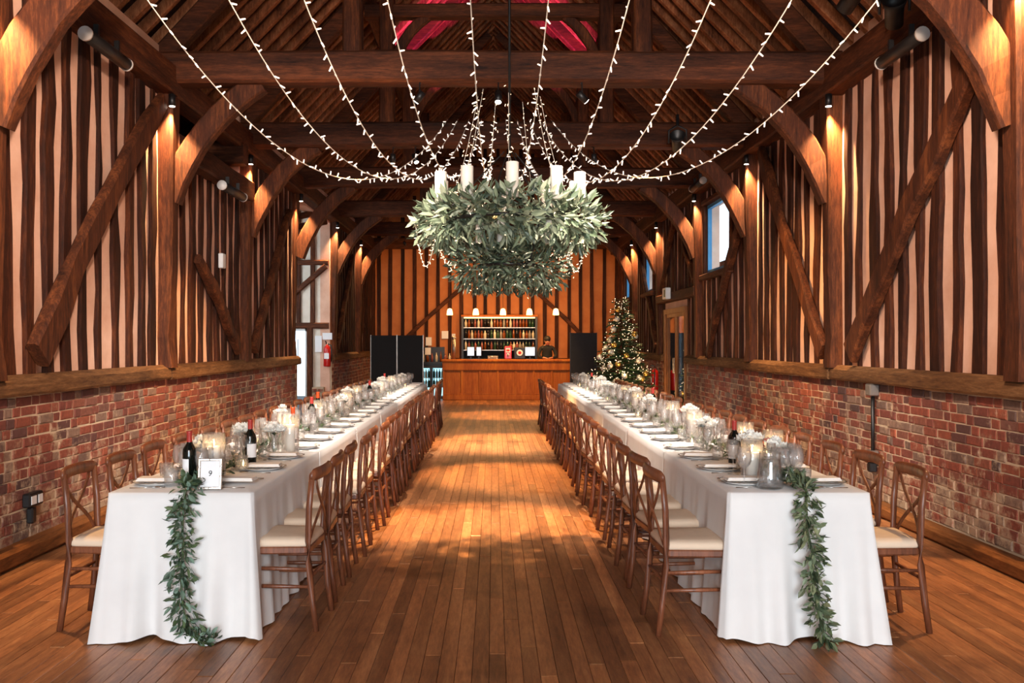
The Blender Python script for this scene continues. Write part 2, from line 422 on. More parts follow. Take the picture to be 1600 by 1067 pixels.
wr = MB(); holed(wr, XR, XR + 0.2, Y0, YB, 0, 4.6, WIN + [DOOR2])
wall_r = structure(wr.build('wall_right', 'plaster'))
# dark boarded recess above the low plate in the second bay
MB().box(XL - 0.95, XL - 0.9, LREC[0] - .1, LREC[1] + .1, 3.55, 4.6).box(XL - 0.95, XL - 0.1, LREC[0] - .1, LREC[0] - .02, 3.55, 4.6).box(XL - 0.95, XL - 0.1, LREC[1] + .02, LREC[1] + .1, 3.55, 4.6).box(XL - 0.95, XL - 0.1, LREC[0] - .1, LREC[1] + .1, 3.55, 3.6).build('recess_boarding', 'boards_dark', wall_l)
MB().timber([(XL - 0.88, 11.85, 4.0), (XL + 0.2, 11.85, 4.0)], 0.24, 0.27, (0, 0, 1), 0.02).build('bracket_beam', 'timber_x', wall_l)

def stud(x_in, side, y, wdt, z0, z1, depth, parent, n=9, wob=0.03, name='stud'):
    """side +1: wall on the left, face looks to +X"""
    mb = MB(); rings = []; lo = hi = 0.0; lean = R.uniform(-0.02, 0.02)
    for k in range(n + 1):
        z = z0 + (z1 - z0) * k / n
        lo = 0.55 * lo + R.uniform(-wob, wob); hi = 0.55 * hi + R.uniform(-wob, wob); t = k / n - 0.5
        a = y - wdt / 2 + lo + lean * t; b = y + wdt / 2 + hi + lean * t; d = depth + R.uniform(-0.006, 0.006); c = 0.012
        xo = x_in + side * d; xm = x_in + side * (d - c)
        r = [(x_in - side * .02, a, z), (xm, a, z), (xo, a + c, z), (xo, b - c, z), (xm, b, z), (x_in - side * .02, b, z)]
        rings.append(r if side > 0 else r[::-1])
    mb.loft(rings); return mb.build(name, 'stud', parent)

SILL = (1.17, 1.32)
def stud_run(x, side, y0, y1, parent, z_top=PZ0 + .02, holes=(), pitch=0.315):
    n = max(1, round((y1 - y0) / pitch)); p = (y1 - y0) / n
    for i in range(n):
        y = y0 + (i + 0.5) * p + R.uniform(-.02, .02); wdt = R.uniform(0.105, 0.155); segs = [(SILL[1] - .01, z_top)]
        for h in holes:
            if h[0] - .04 < y < h[1] + .04:
                segs = [q for a, b in segs for q in ((a, min(b, h[2] - .04)), (max(a, h[3] + .04), b)) if q[1] - q[0] > 0.1]
        for a, b in segs: stud(x, side, y, wdt, a, b, R.uniform(0.028, 0.042), parent, n=max(3, int((b - a) * 3.2)))
bays_l = [(3.2, 5.9, PZ0), (6.2, 9.26, PZ0), (9.54, 12.26, 3.50), (12.54, 15.46, PZ0), (19.34, 22.46, PZ0), (22.74, YB - .05, PZ0)]
for a, b, zt in bays_l: stud_run(XL, 1, a, b, wall_l, zt + .02)
for a, b in ((3.2, 5.9), (6.2, 9.26), (9.54, 12.26), (12.54, 15.46), (15.74, 19.06), (19.34, 22.46), (22.74, YB - .05)):
    hs = list(WIN) + ([(DOOR2[0] - .1, DOOR2[1] + .1, 0, 2.5)] if a == 15.74 else [])
    stud_run(XR, -1, a, b, wall_r, PZ0 + .02, hs)

def rail(pts, wd, ht, name, mat, parent, jit=0.006, up=(0, 0, 1), c=0.02):
    return MB().timber(pts, wd, ht, up, c, jit).build(name, mat, parent)
def run_pts(x, y0, y1, z, step=0.8):
    n = max(2, int((y1 - y0) / step)); return [(x, y0 + (y1 - y0) * i / n, z) for i in range(n + 1)]
def sill(x, side, y0, y1, parent):
    """splayed sill beam on top of the brick plinth"""
    mb = MB(); rings = []; n = max(2, int((y1 - y0) / 0.5))
    for i in range(n + 1):
        y = y0 + (y1 - y0) * i / n; j = R.uniform(-.006, .006); k = R.uniform(-.006, .006)
        r = [(x - side * .05, y, SILL[0]), (x + side * (.10 + j), y, SILL[0] + k), (x + side * (.11 + j), y, SILL[0] + .02 + k), (x + side * (.105 + j), y, SILL[1] - .045 + k), (x + side * .05, y, SILL[1]), (x - side * .05, y, SILL[1])]
        rings.append(r[::-1] if side > 0 else r)
    mb.loft(rings).build('sill_beam', 'sill', parent)
for a, b in ((3.0, 9.38), (9.42, PORCH[0])): sill(XL, 1, a, b, wall_l)
sill(XL, 1, PORCH[1], YB, wall_l)
for a, b in ((3.0, 9.38), (9.42, DOOR2[0] - .2)): sill(XR, -1, a, b, wall_r)
sill(XR, -1, DOOR2[1] + .15, YB, wall_r)
# wall plates
for x, side, par in ((XL, 1, wall_l), (XR, -1, wall_r)):
    for a, b in ((2.5, 9.4), (9.4, 15.6), (15.6, YB)): rail(run_pts(x + side * .06, a, b, (PZ0 + PZ1) / 2), .26, PZ1 - PZ0, 'wall_plate', 'timber_y', par, .008)
rail(run_pts(XL + .07, 9.45, 12.4, 3.61), .22, .26, 'low_plate', 'timber_y', wall_l, .008)

# posts, wall braces
def arc(p0, p1, bulge, n=8):
    """points from p0 to p1 bowed by the vector bulge"""
    p0, p1, b = Vector(p0), Vector(p1), Vector(bulge)
    return [p0.lerp(p1, i / n) + b * (4 * (i / n) * (1 - i / n)) for i in range(n + 1)]
for y in FR:
    for x, side, par in ((XL, 1, wall_l), (XR, -1, wall_r)):
        xc = x + side * (-.06 if (side > 0 and y == 15.6) else .025)
        rail([(xc, y, 1.29), (xc, y, 1.6), (xc + side * .005, y + .01, 2.3), (xc + side * .02, y, 3.3), (xc + side * .03, y, 4.2)], [.20, .18, .18, .19, .22], [.23, .21, .20, .22, .24], 'post', 'timber_z', par, .012, (0, 1, 0), .025)
        # curved brace from post up to tie beam
        rail(arc((x + side * .07, y + .05, 3.02), (x + side * 1.02, y + .05, 4.24), (side * -.02, 0, .17) if False else (side * -.10, 0, .12)), .16, [q * (1.0 if y < 7 else .84) for q in (.26, .27, .28, .28, .27, .27, .26, .26, .24)], 'curved_brace', 'timber_z', par, .005, (0, 0, 1), .02)
def wall_brace(x, side, y0, z0, y1, z1, par, wd=.2, bul=.06, d=.085):
    xx = x + side * d
    rail(arc((xx, y0, z0), (xx, y1, z1), (0, bul, 0), 7), .10, [wd * 1.15, wd * .95, wd, wd * 1.05, wd * .9, wd, wd * .95, wd * .8], 'wall_brace', 'timber_z', par, .012, (0, 1, 0), .02)
wall_brace(XL, 1, 6.66, 1.46, 9.15, 3.98, wall_l, .24, -.10)
wall_brace(XL, 1, 11.9, 1.45, 10.3, 2.5, wall_l, .14, .05)
wall_brace(XL, 1, 12.7, 1.45, 14.9, 3.7, wall_l, .16, -.05)
wall_brace(XL, 1, 19.5, 1.45, 21.6, 3.6, wall_l, .16, -.05)
wall_brace(XR, -1, 8.85, 1.45, 6.55, 3.6, wall_r, .22, .05)
wall_brace(XR, -1, 9.62, 1.45, 11.8, 4.05, wall_r, .20, .06)
wall_brace(XR, -1, 14.75, 1.36, 12.75, 3.3, wall_r, .14, .04)
wall_brace(XR, -1, 18.9, 2.62, 17.4, 4.0, wall_r, .12, .0)
wall_brace(XR, -1, 15.8, 2.62, 17.3, 4.0, wall_r, .12, .0)
wall_brace(XR, -1, 19.4, 1.45, 21.8, 3.9, wall_r, .14, .05)
rail(run_pts(XR - .07, 15.6, 19.2, 2.44), .16, .17, 'door_head_beam', 'timber_y', wall_r)

# brick plinths
BW, BH, BC = 0.215, 0.066, 0.075
def brick_mesh(L, seed):
    r = random.Random(seed); mb = MB(); c = .006
    j = lambda: r.uniform(-.004, .004)
    o = [(-.05, -L / 2, -BH / 2), (-.05, L / 2, -BH / 2), (-.05, L / 2, BH / 2), (-.05, -L / 2, BH / 2)]
    f1 = [(.003, -L / 2, -BH / 2 + j()), (.003, L / 2, -BH / 2 + j()), (.003, L / 2, BH / 2 + j()), (.003, -L / 2, BH / 2 + j())]
    f2 = [(.008 + j() * .5, -L / 2 + c + abs(j()), -BH / 2 + c + abs(j())), (.008 + j() * .5, L / 2 - c - abs(j()), -BH / 2 + c), (.008 + j() * .5, L / 2 - c, BH / 2 - c - abs(j())), (.008, -L / 2 + c, BH / 2 - c)]
    mb.loft([o, f1, f2]); return mb
BM_S = [brick_mesh(BW, 10 + i) for i in range(5)]; BM_H = [brick_mesh(.102, 30 + i) for i in range(4)]
BMS = [b.mesh('brick', 'brick') for b in BM_S]; BMH = [b.mesh('brick', 'brick') for b in BM_H]
def brickwork(x, side, spans, parent, visible_from=6.0):
    face = x + side * .035
    for a, b in spans: MB().box(min(x, face), max(x, face), a, b, 0, SILL[0]).build('mortar_bed', 'mortar', parent)
    lst = []
    for k in range(14):
        z = 0.155 + k * BC + R.uniform(-.002, .002)
        if z > SILL[0] - .02: break
        for a, b in spans:
            y = max(a, 5.4) + (0.0 if k % 2 else .17) + R.uniform(0, .05); i = k
            while y < b - .2:
                hd = i % 2 == 0 if k % 3 else (k % 2 == 0 and i % 5 < 3)
                L = .102 if hd else BW
                lst.append((y + L / 2, z + .006 * math.sin(y * 1.3 + k * .2) + R.uniform(-.002, .002), hd, R.uniform(-.005, .004), R.uniform(-.02, .02))); y += L + .012; i += 1
    lst.sort(key=lambda q: q[0]); far = MB(); cnt = 0
    for (y, z, hd, dx, rt) in lst:
        ms, mbs = (BMH, BM_H) if hd else (BMS, BM_S); i = R.randrange(len(ms))
        if cnt < 300 and y > visible_from:
            link('brick', ms[i], parent, (face + side * dx, y, z), (0, rt, 0 if side > 0 else PI)); cnt += 1
        else:
            s2 = side
            far.add([(face + s2 * (dx + v[0]), y + s2 * v[1], z + v[2]) for v in mbs[i].v], mbs[i].f)
    far.build('brick', 'brick_mass', parent, kind='stuff')
brickwork(XL, 1, [(Y0, PORCH[0] - .02), (PORCH[1] + .02, YB)], wall_l)
brickwork(XR, -1, [(Y0, DOOR2[0] - .12), (DOOR2[1] + .1, YB)], wall_r)
structure(MB().timber(run_pts(XL + .09, 3.0, PORCH[0], .065), .15, .13, (0, 0, 1), .025, .004).build('baseboard_left', 'skirting'))
structure(MB().timber(run_pts(XR - .09, 3.0, DOOR2[0] - .15, .055), .15, .11, (0, 0, 1), .025, .004).build('baseboard_right', 'skirting'))

# porch behind the opening in the near-side wall -------------------------------
DX = (-4.95, -3.90)          # porch door opening
pw = MB()
pw.box(-5.6, DX[0], PORCH[1], PORCH[1] + .18, 0, 4.6).box(DX[0], DX[1], PORCH[1], PORCH[1] + .18, 1.84, 4.6).box(DX[1], XL - .2, PORCH[1], PORCH[1] + .18, 0, 4.6)
porch = structure(pw.build('wall_porch', 'plaster_pale'))
structure(MB().box(-5.75, -5.6, PORCH[0] - .2, PORCH[1] + .2, 0, 4.6).box(-5.6, XL - .2, PORCH[0] - .2, PORCH[0], 0, 4.6).build('wall_porch_side', 'plaster_pale'))
structure(MB().add([(-5.8, PORCH[0] - .2, 3.9), (-5.8, PORCH[1] + .2, 3.9), (XL - .15, PORCH[1] + .2, 4.7), (XL - .15, PORCH[0] - .2, 4.7)], [(0, 1, 2, 3)]).build('ceiling_porch', 'plaster_pale'))
yf = PORCH[1] - .03
for x in (-4.45, -4.08, -3.78): rail([(x, yf, 1.92), (x, yf, 4.3)], .09, .07, 'stud', 'timber_z', porch, .006, (0, 1, 0), .01)
for x in (DX[0] - .06, DX[1] + .06): rail([(x, yf, .002), (x, yf, 1.9)], .12, .10, 'door_post', 'timber_z', porch, .004, (0, 1, 0), .01)
rail([(-5.5, yf, 1.9), (XL - .02, yf, 1.9)], .10, .12, 'door_head', 'timber_x', porch, .004)
rail([(-5.5, yf, 3.22), (XL - .02, yf, 3.22)], .10, .10, 'rail', 'timber_x', porch, .004)
rail([(-4.6, yf - .04, 2.2), (-3.5, yf - .04, 3.15)], .08, .11, 'porch_brace', 'timber_x', porch, .006)
rail([(-5.0, 17.0, 3.45), (XL, 18.6, 4.02)], .10, .12, 'porch_rafter', 'timber_x', porch, .006)
rail([(-5.0, 16.2, 3.45), (XL, 17.5, 4.05)], .10, .12, 'porch_rafter', 'timber_x', porch, .006)
MB().box(DX[1] + .13, XL - .1, PORCH[1] - .16, PORCH[1], 0, .62).build('plinth', 'mortar', porch)
pm = MB()
for k in range(7):
    for i in range(3):
        x = DX[1] + .13 + (.06 if k % 2 else 0) + i * .12
        if x + .1 < XL - .1: link('brick', BMS[(k + i) % 5], porch, (x + .05, PORCH[1] - .17, .07 + k * .08), (0, 0, -PI / 2), (1, .46, 1))
d1 = structure(MB().box(DX[0], DX[0] + .04, yf - .0, yf + .05, 0, 1.84).box(DX[1] - .04, DX[1], yf, yf + .05, 0, 1.84).box(DX[0], DX[1], yf, yf + .05, 1.79, 1.84).build('door_1', 'white_plastic'))
MB().box(DX[0] + .04, DX[1] - .04, yf + .02, yf + .03, 0, 1.79).build('door_pane', 'pane', d1)
nt = MB().box(-4.18, -4.13, yf - .012, yf - .002, 1.30, 1.56).mesh('door_notice_strip', 'red_ink')
link('door_notice_strip', nt, d1); MB().box(-4.10, -4.085, yf - .012, yf - .002, 1.25, 1.62).build('door_notice_strip', 'ink', d1)

# windows and glazed door in the other long wall ---------------------------------
def window(idx, h):
    y0, y1, z0, z1 = h; f = MB(); t = .055
    for a in ((y0, y0 + t, z0, z1), (y1 - t, y1, z0, z1), (y0 + t, y1 - t, z0, z0 + t), (y0 + t, y1 - t, z1 - t, z1)): f.box(XR - .005, XR + .06, *a)
    o = structure(f.build('window_%d' % idx, 'blue'))
    MB().box(XR + .025, XR + .032, y0 + t, y1 - t, z0 + t, z1 - t).build('pane', 'pane', o)
    rail([(XR - .05, y0 - .1, z0 - .06), (XR - .05, y1 + .1, z0 - .06)], .16, .10, 'window_sill', 'timber_y', o)
    rail([(XR - .03, y0 - .1, z1 + .05), (XR - .03, y1 + .1, z1 + .05)], .12, .09, 'window_head', 'timber_y', o)
    for y in (y0 - .05, y1 + .05): rail([(XR - .03, y, z0), (XR - .03, y, z1)], .10, .12, 'window_jamb', 'timber_z', o, .004, (0, 1, 0))
for i, h in enumerate(WIN): window(i + 1, h)
y0, y1, _, z1 = DOOR2
d2 = MB()
for a in ((y0 - .10, y0, 0, z1 + .10), (y1, y1 + .10, 0, z1 + .10), (y0, y1, z1, z1 + .10)): d2.box(XR - .06, XR + .05, *a)
d2 = structure(d2.build('door_2', 'frame_wood'))
for a, b in ((y0, (y0 + y1) / 2 - .01), ((y0 + y1) / 2 + .01, y1)):
    lf = MB()
    for q in ((a, a + .06, .01, z1), (b - .06, b, .01, z1), (a + .06, b - .06, .01, .16), (a + .06, b - .06, z1 - .07, z1)): lf.box(XR - .02, XR + .03, *q)
    lf = lf.build('door_leaf', 'frame_wood', d2)
    MB().box(XR + .0, XR + .012, a + .06, b - .06, .16, z1 - .07).build('pane', 'door_glass', lf)
    hy = b - .05 if a == y0 else a + .05
    MB().tube([(XR - .06, hy, .95), (XR - .06, hy, 1.25)], .012).build('door_handle', 'steel', lf)
structure(MB().box(XR + .5, XR + .55, y0 - 1, y1 + 1, 0, 3).build('wall_lobby', 'boards_dark'))

# bar wall --------------------------------------------------------------------
wall_b = structure(MB().box(-3.9, 3.9, YB, YB + .2, 0, RIDGE + .3).build('wall_back', 'plaster_back'))
for i in range(21):
    x = XL + .12 + i * .343 + R.uniform(-.02, .02); mb = MB(); rings = []; a = b = 0
    zt = roof_z(x) - .05
    for k in range(9):
        z = 1.1 + (zt - 1.1) * k / 8; a = .5 * a + R.uniform(-.008, .008); b = .5 * b + R.uniform(-.008, .008)
        rings.append([(x - .055 + a, YB + .01, z), (x - .05 + a, YB - .05, z), (x + .05 + b, YB - .05, z), (x + .055 + b, YB + .01, z)])
    mb.loft(rings).build('stud', 'stud', wall_b)
rail([(XL, YB - .09, 4.40), (XR, YB - .09, 4.40)], .16, .32, 'tie_beam', 'timber_x', wall_b, .006)
rail([(XL, YB - .05, 1.02), (XR, YB - .05, 1.02)], .10, .16, 'rail', 'timber_x', wall_b, .004)
for a, b in (((-.55, YB - .07, 3.42), (-2.7, YB - .07, 1.5)), ((.95, YB - .07, 3.25), (2.75, YB - .07, 1.55))): rail(arc(a, b, (0, 0, .05)), .07, .12, 'wall_brace', 'timber_x', wall_b, .006)
MB().box(XL, XR, YB - .03, YB, 0, .95).build('dado_boarding', 'timber_z', wall_b)

# wall at the end behind the camera, with tall door openings
structure(MB().box(-3.8, -2.8, Y0 - .2, Y0, 0, 4.6).box(2.8, 3.8, Y0 - .2, Y0, 0, 4.6).box(-2.8, 2.8, Y0 - .2, Y0, 3.6, 3.75).box(-3.8, -2.2, Y0 - .2, Y0, 4.6, 6.3).box(2.2, 3.8, Y0 - .2, Y0, 4.6, 6.3).box(-2.2, 2.2, Y0 - .2, Y0, 6.3, RIDGE).build('wall_front', 'boards_dark'))  # upper gable opening shaped to suit the added fill light

# roof ------------------------------------------------------------------------
ceil = MB()
for s in (-1, 1):
    a = [(0, RIDGE + .12), (s * (XE + .75), EAVE + .12 - .75 * (RIDGE - EAVE) / XE * .35), (s * (XE + .75), EAVE + .22), (0, RIDGE + .24)]
    ceil.add([(x, y, z) for y in (Y0 - .2, YB + .2) for x, z in a], [(0, 1, 2, 3), (7, 6, 5, 4), (0, 4, 5, 1), (1, 5, 6, 2), (2, 6, 7, 3), (3, 7, 4, 0)])
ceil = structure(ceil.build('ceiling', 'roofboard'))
y = 2.6
while y < YB - .1:
    for s in (-1, 1):
        yy = y + R.uniform(-.03, .03); n = 6
        pts = [(s * (XE + .1) * (1 - i / n), yy + R.uniform(-.012, .012), roof_z(XE * (1 - i / n)) + R.uniform(-.01, .01) + .02) for i in range(n + 1)]
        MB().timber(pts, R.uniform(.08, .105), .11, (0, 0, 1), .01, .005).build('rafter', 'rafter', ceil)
    y += .34
for s in (-1, 1):
    for a, b in ((2.5, 9.4), (9.4, 15.6), (15.6, YB)):
        rail(run_pts(s * 1.72, a, b, roof_z(1.72) - .16), .18, .20, 'purlin', 'timber_y', ceil, .006)
for y in FR:
    sag = R.uniform(-.015, .015)
    rail([(XL - .02, y, 4.37), (-2.4, y + .01, 4.37), (-1, y, 4.38 + sag), (.6, y, 4.375 + sag), (2.4, y + .01, 4.37), (XR + .02, y, 4.365)], .26, .33, 'tie_beam', 'timber_x', ceil, .006, (0, 0, 1), .03)
    for s in (-1, 1):
        x = s * 1.49 + .04
        rail([(x, y, 4.5), (x, y + .01, 5.3), (x, y, roof_z(1.6) - .18)], .20, .20, 'queen_post', 'timber_z', ceil, .006, (0, 1, 0), .02)
        rail(arc((x - s * .08, y, 5.3), (x - s * .55, y, 6.0), (s * .05, 0, .06), 5), .10, .14, 'arch_brace', 'timber_z', ceil, .004)
        rail([(s * (XE - .15), y, EAVE + .02), (s * 1.8, y, roof_z(1.8) - .1), (s * .1, y, roof_z(.1) - .1)], .16, .20, 'principal_rafter', 'timber_x', ceil, .006)
    if y > 22: rail([(XL, 24.75, 4.34), (XR, 24.75, 4.34)], .10, .12, 'pendant_beam', 'timber_x', ceil, .004)
    rail([(-1.75, y, 6.05), (0, y, 6.06), (1.8, y, 6.05)], .18, .19, 'collar', 'timber_x', ceil, .006)

# ------------------------------------------------------------------ the two long tables
TY0, TY1 = 4.78, 17.35
TX = {'card': (-2.03, -1.265), 'jug': (1.235, 1.985)}
TN = {'card': 'table with the number card', 'jug': 'table with the glass jug'}
ZT = 0.762
NCH, PITCH, CY0 = 22, 0.565, 5.06
CHAIR_Y = [CY0 + i * PITCH for i in range(NCH)]

def tablecloth(x0, x1, y0, y1, front, back, seed):
    r = random.Random(seed); cr = .025
    P = []       # perimeter: (x, y, nx, ny, weight)
    def side(ax, ay, bx, by, nx, ny, drop, n):
        for i in range(n):
            t = i / n; P.append((ax + (bx - ax) * t, ay + (by - ay) * t, nx, ny, drop, 0.0))
    def corner(cx, cy, a0, drop):
        for i in range(7):
            a = a0 + PI / 2 * i / 7; P.append((cx + cr * math.cos(a), cy + cr * math.sin(a), math.cos(a), math.sin(a), drop, math.sin(PI * i / 6) if drop else 0))
    ns = int((y1 - y0) / .035); nf = int((x1 - x0) / .02)
    if front: corner(x0 + cr, y0 + cr, PI, 1)
    side(x0 + (cr if front else 0), y0, x1 - (cr if front else 0), y0, 0, -1, 1 if front else 0, nf)
    if front: corner(x1 - cr, y0 + cr, -PI / 2, 1)
    side(x1, y0 + (cr if front else 0), x1, y1 - (cr if back else 0), 1, 0, 1, ns)
    if back: corner(x1 - cr, y1 - cr, 0, 1)
    side(x1 - (cr if back else 0), y1, x0 + (cr if back else 0), y1, 0, 1, 1 if back else 0, nf)
    if back: corner(x0 + cr, y1 - cr, PI / 2, 1)
    side(x0, y1 - (cr if back else 0), x0, y0 + (cr if front else 0), -1, 0, 1, ns)
    n = len(P); s = [0.0]
    for a, b in zip(P, P[1:]): s.append(s[-1] + math.hypot(a[0] - b[0], a[1] - b[1]))
    ph = [r.uniform(0, 6.28) for _ in range(5)]
    ND = 14; V = []; Fc = []
    inner = [(x0 + (x1 - x0) * .5 + (p[0] - (x0 + x1) / 2) * .55, y0 + (y1 - y0) * .5 + (p[1] - (y0 + y1) / 2) * .55, ZT + .001) for p in P]
    top = [(p[0] - p[2] * .012, p[1] - p[3] * .012, ZT) for p in P]
    rings = [inner, top]
    for j in range(ND + 1):
        t = j / ND; ring = []
        for i, p in enumerate(P):
            q = s[i]; fx = abs(p[3]) > .9
            f = .5 * math.sin(q * 2 * PI / (.46 if fx else .33) + ph[0]) + .32 * math.sin(q * 2 * PI / .21 + ph[1]) + .18 * math.sin(q * 2 * PI / .13 + ph[2])
            amp = .072 if fx else .028
            o = t ** 1.25 * (amp * (f + .9)) + .004 * math.sin(t * PI)
            o += p[5] * .055 * t ** 1.1            # corner cone
            o += (.010 + .022 * t) if fx else .003 + .008 * t
            z = ZT - .006 - (ZT - .010) * t
            if fx: z += .012 * max(0, t - .8) * 5 * (math.sin(q * 2 * PI / .5 + ph[3]) + .6)
            else: z += .006 * max(0, t - .8) * 5 * (math.sin(q * 2 * PI / .4 + ph[3]) + 1)
            if p[4] == 0: o = 0; z = ZT - .006 - .02 * t
            ring.append((p[0] + p[2] * o, p[1] + p[3] * o, max(z, .004)))
        rings.append(ring)
    for rg in rings: V += rg
    for k in range(len(rings) - 1):
        for i in range(n):
            a = k * n + i; b = k * n + (i + 1) % n; Fc.append((a, a + n, b + n, b))
    Fc.append(tuple(range(n)))
    m = MB(); m.v = V; m.f = Fc; return m
for key, (x0, x1) in TX.items():
    t = thing('banquet_table', 'long banquet table hidden under the white cloths, ' + TN[key], 'table', ((x0 + x1) / 2, (TY0 + TY1) / 2, 0))
    hx, hy = (x1 - x0) / 2 - .02, (TY1 - TY0) / 2 - .03
    MB().box(-hx, hx, -hy, hy, ZT - .04, ZT - .012).build('tabletop', 'frame_wood', t)
    lg = MB().tube([(0, 0, 0), (0, 0, ZT - .04)], .018).mesh('leg', 'black', True)
    for k in range(8):
        for s in (-1, 1): link('leg', lg, t, (s * (hx - .1), -hy + .25 + (2 * hy - .5) * k / 7, 0))
    n = 7; L = (TY1 - TY0) / n
    for i in range(n):
        o = tablecloth(x0, x1, TY0 + i * L + (0 if i == 0 else .003), TY0 + (i + 1) * L, i == 0, i == n - 1, 100 + i + (50 if key == 'jug' else 0)).build('tablecloth', 'linen', None, True)
        tag(o, 'white floor-length tablecloth, %s from the near end of the %s' % (ORD[i], TN[key]), 'tablecloth', 'white tablecloths')

# ------------------------------------------------------------------ chairs
def make_chair():
    t = thing('cross_back_chair', 'x', 'chair')
    w = 'chair'
    for s in (-1, 1):
        MB().tube([(s * .190, -.248, .0), (s * .184, -.226, .16), (s * .180, -.206, .36), (s * .180, -.202, .48), (s * .183, -.208, .66), (s * .188, -.226, .838)], [.0150, .0160, .0172, .0175, .0165, .0150], 8, True, 1.1).build('leg', w, t, True)
        MB().tube([(s * .160, .165, .435), (s * .165, .175, .30), (s * .175, .190, .15), (s * .192, .212, 0)], [.019, .018, .016, .0135], 8).build('leg', w, t, True)
    def rr(wf, wb, y0, y1, n=6, rad=.07):       # rounded trapezium outline
        out = []
        for cx, cy, a0 in ((wf / 2 - rad, y1 - rad, 0), (-wf / 2 + rad, y1 - rad, PI / 2), (-wb / 2 + rad * .6, y0 + rad * .6, PI), (wb / 2 - rad * .6, y0 + rad * .6, 1.5 * PI)):
            q = rad if cy > 0 else rad * .6
            out += [(cx + q * math.cos(a0 + PI / 2 * i / n), cy + q * math.sin(a0 + PI / 2 * i / n)) for i in range(n + 1)]
        return out
    o = rr(.425, .375, -.215, .205)
    MB().loft([[(x * .96, y * .96, .412) for x, y in o], [(x, y, .420) for x, y in o], [(x, y, .446) for x, y in o], [(x * .97, y * .97, .452) for x, y in o]]).build('seat_frame', w, t, False)
    MB().loft([[(x * .96, y * .96, .450) for x, y in o], [(x * .99, y * .99, .462) for x, y in o], [(x * .985, y * .985, .478) for x, y in o], [(x * .93, y * .93, .492) for x, y in o], [(x * .7, y * .7, .499) for x, y in o], [(x * .3, y * .3, .501) for x, y in o]]).build('seat_cushion', 'cushion', t, True)
    pts = []; rings = []
    for i in range(13):
        u = -1 + i / 6; x = u * .212; y = -.226 - .028 * (1 - u * u); e = 1 - .45 * max(0, abs(u) - .82) / .18
        h = .034 * e; d = .019 * e
        rings.append([(x, y + d * math.cos(2 * PI * k / 10) * 1.0, .836 + .006 * (1 - u * u) + h * math.sin(2 * PI * k / 10)) for k in range(10)])
    MB().loft(rings).build('crest_rail', w, t, True)
    for s in (-1, 1):
        pts = []
        for i in range(9):
            u = i / 8; pts.append((s * (.155 - .31 * u + .03 * math.sin(2 * PI * u)), -.236 - .014 * math.sin(PI * u) + .030 * u + s * .004, .812 - .340 * u))
        MB().tube(pts, .0135, 8, True, .45, (0, 1, 0)).build('cross_strip', w, t, True)
    st = lambda a, b: MB().tube([a, Vector(a).lerp(Vector(b), .5), b], [.0085, .012, .0085], 7).build('stretcher', w, t, True)
    for s in (-1, 1):
        st((s * .178, -.218, .235), (s * .170, .180, .235)); st((s * .179, -.208, .33), (s * .166, .175, .33))
    st((-.170, .182, .285), (.170, .182, .285)); st((-.182, -.214, .285), (.182, -.214, .285))
    return t
first = make_chair(); used = False
for key in ('card', 'jug'):
    for where in ('aisle', 'wall'):
        x0, x1 = TX[key]; inner = where == 'aisle'
        # the seat faces the table: +y of the chair turned toward it
        faces_pos = (key == 'card') != inner        # table lies on the +x side of the chair
        tx = x0 if faces_pos else x1
        cx = tx + (-1 if faces_pos else 1) * {('card', 'aisle'): .075, ('card', 'wall'): .045, ('jug', 'aisle'): .12, ('jug', 'wall'): .09}[key, where]
        for i, y in enumerate(CHAIR_Y):
            xx = cx + R.uniform(-.018, .018); yy = y + R.uniform(-.022, .022)
            rz = (-PI / 2 if faces_pos else PI / 2) + R.uniform(-.045, .045)
            if key == 'jug' and inner:
                rz += .05; yy += (-.05 if i < 4 else .03)
            lab = 'cross-back chair, %s side of the %s, %s from near end' % (where, TN[key], ORD[i])
            if not used:
                c = first; c.location = (xx, yy, 0); c.rotation_euler = (0, 0, rz); c['label'] = lab; used = True
            else: c = copy_tree(first, (xx, yy, 0), rz, lab)
            c['group'] = 'cross-back chairs along the tables'

# ------------------------------------------------------------------ place settings
def lathe_obj(name, prof, mat, n=20): return MB().lathe(prof, n).mesh(name, mat, True)
pl_m = lathe_obj('dinner_plate', [(0, .004), (.085, .004), (.098, .010), (.132, .019), (.136, .020), (.134, .0165), (.098, .004), (.08, 0), (0, 0)], 'china', 28)
rim_m = MB().lathe([(.1345, .0165), (.1375, .0195), (.1365, .0212), (.1325, .0195)], 28).mesh('plate_rim', 'rim', True)
plate0 = bpy.data.objects.new('dinner_plate', pl_m); COL.objects.link(plate0); link('plate_rim', rim_m, plate0)
nb = MB()
for k in range(3): nb.cbox(-.05 + .002 * k, .05 - .002 * k, -.105 + .003 * k, .105 - .004 * k, .006 * k, .006 * k + .0058, .002)
nap_m = nb.mesh('folded_napkin', 'napkin')
fk = MB().tube([(0, -.09, .003), (0, -.02, .004), (0, .03, .006)], [.006, .004, .0045], 6, True, .35)
for i in range(4): fk.tube([(-.009 + .006 * i, .045, .008), (-.009 + .006 * i, .095, .006)], .0016, 4)
fk.add([(-.011, .03, .007), (.011, .03, .007), (.011, .048, .009), (-.011, .048, .009)], [(0, 1, 2, 3)])
fork_m = fk.mesh('fork', 'steel', True)
knife_m = MB().tube([(0, -.11, .004), (0, -.01, .004)], [.0065, .0055], 6, True, .5).tube([(0, -.01, .004), (.002, .06, .004), (0, .11, .003)], [.006, .009, .002], 6, True, .15).mesh('table_knife', 'steel', True)
WINE = [(.034, 0), (.034, .002), (.006, .005), (.004, .02), (.004, .085), (.012, .094), (.030, .110), (.040, .135), (.041, .155), (.034, .205), (.0335, .205), (.039, .155), (.038, .136), (.028, .113), (0, .100)]
